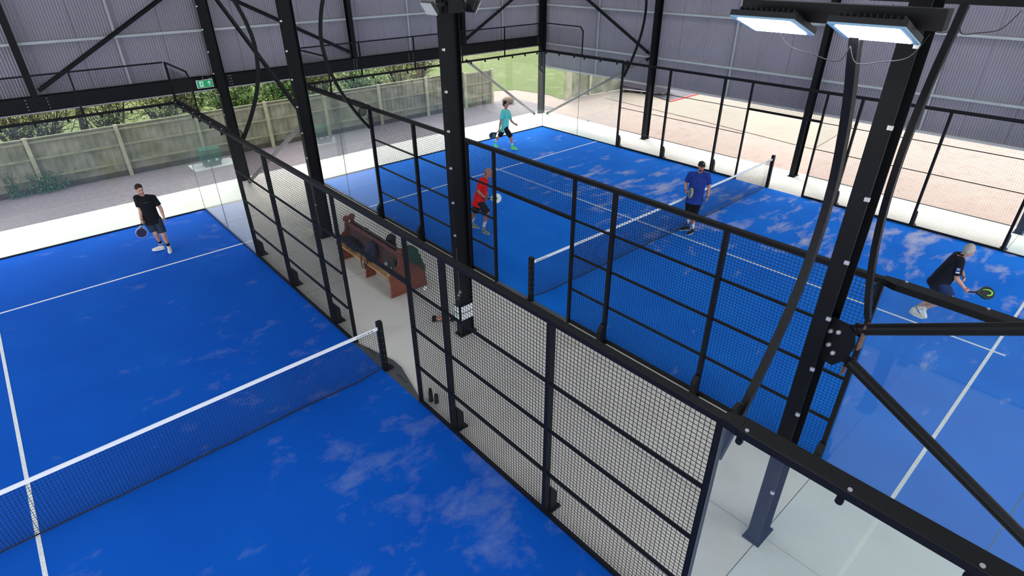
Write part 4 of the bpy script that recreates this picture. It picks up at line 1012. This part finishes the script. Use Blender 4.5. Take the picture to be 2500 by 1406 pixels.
def person(key, label, face, skin, shirt, shorts, sock, shoe, sole, hair=None, hairfit=1.0, fat=1.0, grip='R', cap_m=None, beard=None, collar=False, extras=None, sleeve=.62, short_len=.86, sock_h=.16, bald=False, lookup=0.0, belly=0.0):
    P = {k: V(v) for k, v in POSE[key].items() if len(v) == 3}
    t = thing('person', label, 'person', (P['pel'].x, P['pel'].y, 0))
    pel = P['pel'] + V((0, 0, .03)); nk = P['nk']; shR = P['shR']; shL = P['shL']
    side = (shL - shR); mid = (shL + shR) / 2
    wS = max(.335, min(.40, side.length)) * (0.94 + .06 * fat); sd = side.normalized()
    c = nk - V((0, 0, .055)); c = c.lerp(mid, .5); shR = c - sd * wS / 2; shL = c + sd * wS / 2
    hs = (P['hipL'] - P['hipR']); hs.z *= .4; hs = hs.normalized()
    hipR = pel - hs * .095 + V((0, 0, .0)); hipL = pel + hs * .095
    F = P['fwd'] if 'fwd' in P else face[0]
    # -------- body
    hd = P['hd']; f, l, u = face_dirs(face[1])
    hd = P['top'] - u * .115 if (P['top'] - hd).length > .16 else hd
    hd = nk + (hd - nk).normalized() * max(.15, min(.20, (hd - nk).length))
    ax = (nk - pel).normalized()
    sec = [(-.12, .13 * fat, .10 * fat, 0), (0, .158 * fat, .112 * fat, 0), (.25, .142 * fat, .105 * fat, 0), (.5, .146 * fat, .108 * fat, 0), (.72, .165 * fat, .115, 0), (.86, .155, .10, 0), (.95, .09, .07, 0), (1.0, .055, .055, 0)]
    pr = [torso_sections(pel, nk, sd, sec), cap(nk - ax * .04, hd - u * .05, .056, .054)]
    pr += [el(hd + u * .015, (.094, .076, .112), (f, l, u)), el(hd + f * .022 - u * .055, (.066, .058, .062), (f, l, u)),        # skull, jaw
           cap(hd + f * .092 + u * .018, hd + f * .108 - u * .018, .010, .015, 10), el(hd + f * .085 - u * .088, (.018, .024, .016), (f, l, u)),   # nose, chin
           el(hd + f * .080 + u * .032, (.018, .05, .010), (f, l, u)), el(hd + f * .088 - u * .048, (.012, .026, .009), (f, l, u)),       # brow, lips
           el(hd + l * .078 - u * .005 - f * .008, (.018, .010, .032), (f, l, u)), el(hd - l * .078 - u * .005 - f * .008, (.018, .010, .032), (f, l, u))]
    for (s0, e0, w0, h0, sg) in ((shR, P['elR'], P['wrR'], P['hnR'], -1), (shL, P['elL'], P['wrL'], P['hnL'], 1)):
        pr += [cap(s0, s0.lerp(e0, .5), .056, .050), cap(s0.lerp(e0, .5), e0, .050, .040), cap(e0, e0.lerp(w0, .35), .041, .041), cap(e0.lerp(w0, .35), w0, .041, .026),
               cap(c, s0, .07, .058)]
        hdn = (h0 - w0).normalized(); inward = (pel - w0); inward.z = 0
        gripping = (grip == ('R' if sg < 0 else 'L'))
        pr += hand(w0, hdn, inward, F, 1.15 if gripping else .45)
    for (h0, k0, a0) in ((hipR, P['knR'], P['anR']), (hipL, P['knL'], P['anL'])):
        d = (a0 - k0)
        bk = V((0, 0, 0)) - F * .018
        pr += [cap(h0, h0.lerp(k0, .55), .088 * fat, .072), cap(h0.lerp(k0, .55), k0, .072, .053), cap(k0, k0.lerp(a0, .32) + bk, .052, .055), cap(k0.lerp(a0, .32) + bk, k0.lerp(a0, .7), .055, .040), cap(k0.lerp(a0, .7), a0, .040, .033)]
    body = blob(pr, 'body', skin, .0085, t, 5)
    # -------- face details
    for sg in (-1, 1):
        e = hd + f * .083 + l * (sg * .030) + u * .008
        MB().ell(e, (f, l, u), (.010, .013, .008), 10, 6).build('eye', M['eye'], t, smooth=True)
        MB().bar(e + u * .018 + f * .008 - l * .016, e + u * .020 + f * .008 + l * .016, .008, .006, tuple(u)).build('eyebrow', hair or M['brow'], t)
    MB().bar(hd + f * .098 - u * .049 - l * .020, hd + f * .098 - u * .049 + l * .020, .008, .005, tuple(u)).build('mouth', M['lip'], t)
    if beard: blob([el(hd + f * .032 - u * .068, (.064, .060, .052), (f, l, u))], 'beard', beard, .007, t, 3)
    if hair and not bald:
        hp = [el(hd + u * .040 - f * .016, (.092 * hairfit, .082, .100 * hairfit), (f, l, u)), el(hd - f * .040 + u * .0, (.066, .074, .085), (f, l, u))]
        if hairfit > 1.02: hp.append(el(hd + u * .115 + f * .035, (.055, .06, .030), (f, l, u)))
        blob(hp, 'hair', hair, .007, t, 3)
    if bald: blob([el(hd - f * .036 - u * .012, (.064, .0765, .05), (f, l, u))], 'hair', hair, .006, t, 2)
    if cap_m:
        cb = []
        g = MB(); nn = 18
        o = hd + u * .058
        blob([el(o + u * .008 - f * .008, (.103, .086, .080), (f, l, u)), el(o + f * .105 - u * .004, (.062, .074, .009), (f, l, u))], 'cap', cap_m, .007, t, 3)
        MB().ell(o + f * .072 + u * .048 + l * .02, (f, l, u), (.012, .014, .016), 8, 6).build('cap_badge', M['white'], t, smooth=True)
    # -------- shirt
    H = (nk - pel).length
    ss = [(-.13, .176 * fat + .018, .134 * fat + .018 + belly, 0), (0, .172 * fat + .008, .128 * fat + .008 + belly, 0), (.28, .160 * fat + .01, .122 * fat + .008 + belly, 0), (.52, .164 * fat + .008, .122 * fat + .008, 0), (.74, .178 * fat + .006, .126, 0), (.87, .168, .112, 0), (.94, .10, .082, 0), (.965, .072, .070, 0)]
    sp = [torso_sections(pel, nk, sd, ss)]
    for (s0, e0) in ((shR, P['elR']), (shL, P['elL'])):
        en = s0.lerp(e0, sleeve + .12)
        sp += [cap(c, s0, .082, .070), cyl(s0 - (e0 - s0) * .05, en, .072, .070)]
        sp += [cap(s0, s0.lerp(e0, .3), .071, .066)]
    blob(sp, 'shirt', shirt, .010, t, 4)
    if collar:
        g = MB(); k = 16; ring = [nk + (ax * .012) + (l * math.cos(2 * PI * i / k) * .066 + f * math.sin(2 * PI * i / k) * .068) for i in range(k + 1)]
        g.tube(ring, .017, 8, cap=False); g.build('collar', shirt, t, smooth=True)
    # -------- shorts
    so = [torso_sections(pel, nk, hs, [(-.16, .160 * fat, .118 * fat, 0), (-.05, .168 * fat + .004, .124 * fat, 0), (.10, .160 * fat + .002, .118 * fat + .002, 0), (.16, .156 * fat, .116 * fat, 0)])]
    for (h0, k0) in ((hipR, P['knR']), (hipL, P['knL'])):
        so += [cyl(h0 + (h0 - k0) * .05, h0.lerp(k0, short_len), .108 * fat, .094 * (.9 + .1 * fat)), el(h0, (.105 * fat, .105 * fat, .10))]
    blob(so, 'shorts', shorts, .010, t, 4)
    # -------- socks and shoes
    for (k0, a0, t0) in ((P['knR'], P['anR'], P['toeR']), (P['knL'], P['anL'], P['toeL'])):
        up = (k0 - a0).normalized()
        MB().tube([a0 - up * .02, a0 + up * sock_h * .5, a0 + up * sock_h], [.040, .041, .046 if sock_h > .1 else .042], 14).build('sock', sock, t, smooth=True)
        d = (t0 - a0); flat = a0.z < .185 and t0.z < .06
        if key == 'man5' and k0 is P['knR']: flat = False
        if flat: d.z = 0; d.normalize(); heel = V((a0.x, a0.y, 0)) - d * .055; toe = heel + d * .285; up2 = V((0, 0, 1))
        else:
            d.normalize(); up2 = (k0 - a0); up2 = (up2 - d * up2.dot(d)).normalized(); heel = a0 - d * .06 - up2 * .075; toe = heel + d * .27
        lf = up2.cross(d).normalized(); B = (d, lf, up2)
        q = lambda s, h, w=0: heel.lerp(toe, s) + up2 * h + lf * w
        sh = blob([el(q(.17, .048), (.052, .038, .050), B), el(q(.36, .055), (.07, .040, .050), B), el(q(.60, .042), (.08, .046, .038), B), el(q(.82, .034), (.055, .044, .028), B), cyl(a0 + up * .0, a0 + up * .045, .047, .044)], 'shoe', shoe, .008, t, 3)
        o = MB(); pts = []
        for i in range(20):
            a = 2 * PI * i / 20; pts.append((q(.5, 0) + d * (.143 * math.cos(a)) + lf * ((.044 + .006 * math.cos(a)) * math.sin(a))))
        n = 20; o.add([p + up2 * .002 for p in pts] + [p + up2 * .026 for p in pts], [tuple(reversed(range(n))), tuple(range(n, 2 * n))] + [(i, (i + 1) % n, n + (i + 1) % n, n + i) for i in range(n)])
        o.build('sole', sole, sh)
    return t, dict(P=P, c=c, ax=ax, sd=sd, F=F, hd=hd, f=f, l=l, u=u, shR=shR, shL=shL, pel=pel, nk=nk)

M['eye'] = mat('dark_eye', srgb(40, 34, 32), .3); M['brow'] = mat('brow_hair', srgb(80, 60, 48), .9); M['lip'] = mat('lip', srgb(150, 92, 84), .6)
cl = lambda nm, r, g, b_: mat(nm, srgb(r, g, b_), .9, 0, .12, 14, .2)
hair_br = cl('dark_brown_hair', 52, 38, 32); hair_gr = cl('grey_hair', 168, 162, 156)

def racket(A, Cc, nrm, label, face_m, edge_m, logo_m=None, logo='curve', dots=True):
    """padel racket: A hand point on the grip, Cc centre of the head"""
    A = V(A); Cc = V(Cc); d = (Cc - A).normalized(); nrm = V(nrm); nrm = (nrm - d * nrm.dot(d)).normalized(); s = d.cross(nrm).normalized()
    Cc = A + d * .232
    t = thing('padel_racket', label, 'racket', tuple(A))
    def at(x, y, z): return Cc + d * x + s * y + nrm * z
    out = []
    for i in range(28):
        a = -PI * .80 + 2 * PI * .80 * i / 27
        out.append((math.cos(a) * .128, math.sin(a) * .125))
    neck = [(-.175, .022), (-.175, -.022)]
    poly = out + neck
    n = len(poly); T = .019
    vs = [at(x, y, -T) for x, y in poly] + [at(x, y, T) for x, y in poly]
    fr = MB().add(vs, [tuple(reversed(range(n))), tuple(range(n, 2 * n))] + [(i, (i + 1) % n, n + (i + 1) % n, n + i) for i in range(n)]).build('frame', edge_m, t)
    for sg in (-1, 1):
        k = 26; p2 = [(math.cos(2 * PI * i / k) * .112, math.sin(2 * PI * i / k) * .109) for i in range(k)]
        vs = [at(x, y, sg * (T - .001)) for x, y in p2] + [at(x, y, sg * (T + .0015)) for x, y in p2]
        MB().add(vs, [tuple(range(k)), tuple(reversed(range(k, 2 * k)))] + [(i, (i + 1) % k, k + (i + 1) % k, k + i) for i in range(k)]).build('face', face_m, t)
        # open triangle of the throat, shown as a dark recess
        vs = [at(-.115, .030, sg * (T + .0006)), at(-.115, -.030, sg * (T + .0006)), at(-.160, 0, sg * (T + .0006))]
        vs += [v + nrm * sg * .0012 for v in vs]
        MB().add(vs, [(0, 1, 2), (5, 4, 3), (0, 1, 4, 3), (1, 2, 5, 4), (2, 0, 3, 5)]).build('throat', M['mark'], t)
        if dots:
            h = MB()
            for i in range(-3, 4):
                for j in range(-3, 4):
                    if i * i + j * j < 11 and i < 3: h.disc(at(i * .024, j * .024, sg * (T + .0018)), nrm, .005, .0016, 8)
            h.build('hole', M['mark'], t)
        if logo_m:
            g = MB()
            if logo == 'curve':
                pts = [(-.075, -.052), (-.02, -.060), (.045, -.050), (.082, -.012), (.070, .030), (.025, .050), (-.01, .046)]
                wd = [.008, .016, .022, .026, .026, .022, .010]
            elif logo == 'c':
                pts = [(.05, -.05), (.0, -.068), (-.055, -.035), (-.058, .02), (-.03, .05)]; wd = [.006, .016, .022, .016, .006]
            else:
                pts = [(-.02, -.03), (.01, 0), (.0, .03)]; wd = [.02, .04, .02]
            pts = catmull([p + (w,) for p, w in zip(pts, wd)], 5)
            for p, q in zip(pts[:-1], pts[1:]):
                a = at(p[0], p[1], sg * (T + .003)); b2 = at(q[0], q[1], sg * (T + .003)); g.bar(a, b2 + (b2 - a) * .15, .0022, p[2], tuple((b2 - a).cross(nrm)))
            g.build('logo', logo_m, t)
    MB().tube([at(-.17, 0, 0), at(-.20, 0, 0), at(-.31, 0, 0), at(-.318, 0, 0)], [.015, .0155, .0165, .020], 12).build('grip', M['fabric_black'], t, smooth=False)
    MB().tube([at(-.32, 0, 0), at(-.345, s.z * .02, .03), at(-.36, .0, .05), at(-.33, .02, .05)], .003, 5).build('wrist_cord', M['fabric_black'], t)
    return t

def patch(origin, d1, d2, n, pts, m, name, parent, th=.004):
    k = len(pts); vs = [origin + d1 * a + d2 * b_ for a, b_ in pts]; vs = vs + [v + n * th for v in vs]
    return MB().add(vs, [tuple(reversed(range(k))), tuple(range(k, 2 * k))] + [(i, (i + 1) % k, k + (i + 1) % k, k + i) for i in range(k)]).build(name, m, parent)

Z = V((0, 0, 1))
toc = lambda p: (CAM - V(p)).normalized()
def horiz(v): v = V(v); v.z = 0; return v.normalized()
RT = V((RR[0][0], RR[0][1], 0)).normalized()       # the picture's rightward direction, as a heading
# 1 black T-shirt
c1 = horiz(CAM - V(POSE['man1']['pel']))
t1, g1 = person('man1', 'man in black T-shirt, navy shorts and white shoes standing on the near court', ((c1 + RT * .25).normalized(), (c1 + RT * .55 - Z * .25).normalized()), M['skin'],
                cl('black_shirt', 24, 26, 28), cl('slate_navy_shorts', 44, 56, 74), cl('black_sock', 20, 22, 34), cl('white_shoe', 214, 208, 200), cl('white_sole', 236, 234, 228),
                hair_br, 1.06, 1.02, beard=cl('stubble', 150, 116, 100), short_len=.84, sock_h=.13)
n1 = g1['F']; o1 = g1['pel'].lerp(g1['nk'], .76) + n1 * .134
patch(o1, g1['sd'], g1['ax'], n1, [(-.085, .02), (-.06, -.012), (-.03, -.010), (.075, .035), (-.02, .006), (-.052, .004)], cl('faded_print', 78, 88, 84), 'shirt_print', t1, .012)
racket(POSE['man1']['racA'], POSE['man1']['racC'], c1 + RT * .1, 'dark purple padel racket hanging from the hand of the man in black T-shirt', mat('purple_black_face', srgb(50, 44, 72), .35), mat('silver_edge', srgb(150, 170, 200), .3))
# 2 turquoise
t2, g2 = person('man2', 'man in turquoise T-shirt, black shorts and neon green shoes striding along the end wall', ((RT * .96 - c1 * .0 + horiz(CAM - V(POSE['man2']['pel'])) * .25).normalized(), (RT + horiz(CAM - V(POSE['man2']['pel'])) * .25 - Z * .05).normalized()), M['skin2'],
                cl('turquoise_shirt', 104, 216, 204), cl('black_shorts', 28, 28, 36), cl('white_sock', 214, 206, 220), cl('neon_green_shoe', 92, 240, 90), cl('white_sole2', 220, 240, 220),
                hair_br, 1.0, .93, short_len=.95, sock_h=.10)
racket(POSE['man2']['racA'], POSE['man2']['racC'], horiz(CAM - V(POSE['man2']['pel'])) * .9 + RT * .5, 'dark padel racket with pale green curve, held behind by the man in turquoise', mat('dark_teal_face', srgb(48, 66, 80), .35), mat('dark_edge', srgb(52, 60, 74), .35), mat('pale_green', srgb(190, 240, 140), .4), 'c')
# 3 red
c3 = horiz(CAM - V(POSE['man3']['pel']))
t3, g3 = person('man3', 'bald man in bright red T-shirt and black shorts beyond the mesh', ((RT + c3 * .2).normalized(), (RT + c3 * .1 - Z * .12).normalized()), M['skin2'],
                cl('red_shirt', 238, 22, 22), cl('black_shorts', 30, 30, 34), cl('white_sock', 226, 228, 232), cl('grey_green_shoe', 132, 150, 130), cl('white_sole3', 214, 220, 214),
                cl('cropped_hair', 150, 112, 96), 1, 1.02, bald=True, belly=.02, short_len=1.0, sock_h=.2, sleeve=.7)
racket(POSE['man3']['racA'], POSE['man3']['racC'], c3 + RT * .1 + Z * .3, 'white padel racket with green mark held forward by the man in red', mat('white_face', srgb(206, 226, 222), .35), mat('pale_edge', srgb(190, 206, 204), .35), mat('green_mark', srgb(70, 150, 90), .4), 'spot', dots=False)
MB().tube([V(POSE['man3']['wrR']) + V((.03 * math.cos(a), .03 * math.sin(a), .01)) for a in [i * PI / 6 for i in range(13)]], .009, 6, cap=False).build('wristband', M['fabric_black'], t3)
# 4 blue
c4 = horiz(CAM - V(POSE['man4']['pel']))
t4, g4 = person('man4', 'man in royal blue T-shirt, black cap and shorts standing before the far net', ((c4 - RT * .15).normalized(), (c4 + RT * .35 - Z * .0).normalized()), M['skin2'],
                cl('royal_blue_shirt', 34, 56, 132), cl('black_shorts', 16, 18, 22), cl('white_sock', 220, 222, 228), cl('black_shoe', 28, 36, 34), cl('white_sole4', 206, 210, 208),
                hair_br, 1.0, 1.16, cap_m=cl('black_cap', 42, 42, 44), beard=cl('brown_beard', 96, 62, 52), belly=.015, short_len=.98, sock_h=.2, sleeve=.7)
racket(POSE['man4']['racA'], POSE['man4']['racC'], RT + c4 * .35, 'padel racket with yellow edge held edge-on by the man in blue', mat('grey_blue_face', srgb(96, 108, 140), .35), mat('yellow_edge', srgb(170, 162, 70), .35), dots=False)
for k_, nm in (('wrR', 'wristband'), ('wrL', 'wristwatch')):
    w = V(POSE['man4'][k_]); MB().tube([w + V((.034 * math.cos(a), .034 * math.sin(a), .012)) for a in [i * PI / 6 for i in range(13)]], .011 if nm == 'wristband' else .007, 6, cap=False).build(nm, M['fabric_navy'], t4)
# 5 black polo
c5 = horiz(CAM - V(POSE['man5']['pel']))
t5, g5 = person('man5', 'grey-haired man in black polo and navy shorts lunging forward at the right edge', ((RT * .93 - c5 * .35).normalized(), (RT + -c5 * .15 - Z * .1).normalized()), M['skin'],
                cl('black_polo', 26, 27, 34), cl('navy_shorts', 36, 52, 90), cl('white_sock', 214, 206, 200), cl('white_shoe5', 214, 210, 196), cl('cream_sole', 226, 224, 210),
                hair_gr, 1.0, 1.12, collar=True, short_len=.86, sock_h=.06, belly=.02, sleeve=.66)
racket(POSE['man5']['racA'], POSE['man5']['racC'], c5 + Z * .8 - RT * .1, 'black padel racket with bright green curved mark, held out by the grey-haired man', mat('black_face', srgb(14, 26, 30), .35), mat('black_edge', srgb(20, 40, 34), .35), mat('bright_green', srgb(140, 220, 80), .4), 'curve', dots=False)
sR = g5['shR']; eR = g5['P']['elR']; ad = (eR - sR).normalized(); sn = (c5 - ad * c5.dot(ad)).normalized(); s2 = ad.cross(sn).normalized()
op = sR.lerp(eR, .38) + sn * .066
patch(op, s2, ad, sn, [(-.026, -.030), (.026, -.030), (.026, .022), (-.026, .022)], mat('light_blue_badge', srgb(120, 150, 210), .6), 'sleeve_badge', t5, .008)
patch(op + ad * .062, s2, ad, sn, [(-.03, -.014), (.03, -.014), (.03, .014), (-.03, .014)], M['white'], 'sleeve_badge', t5, .008)
w = V(POSE['man5']['wrR']); MB().tube([w + V((.032 * math.cos(a), .032 * math.sin(a), .012)) for a in [i * PI / 6 for i in range(13)]], .008, 6, cap=False).build('wristband', M['red'], t5)
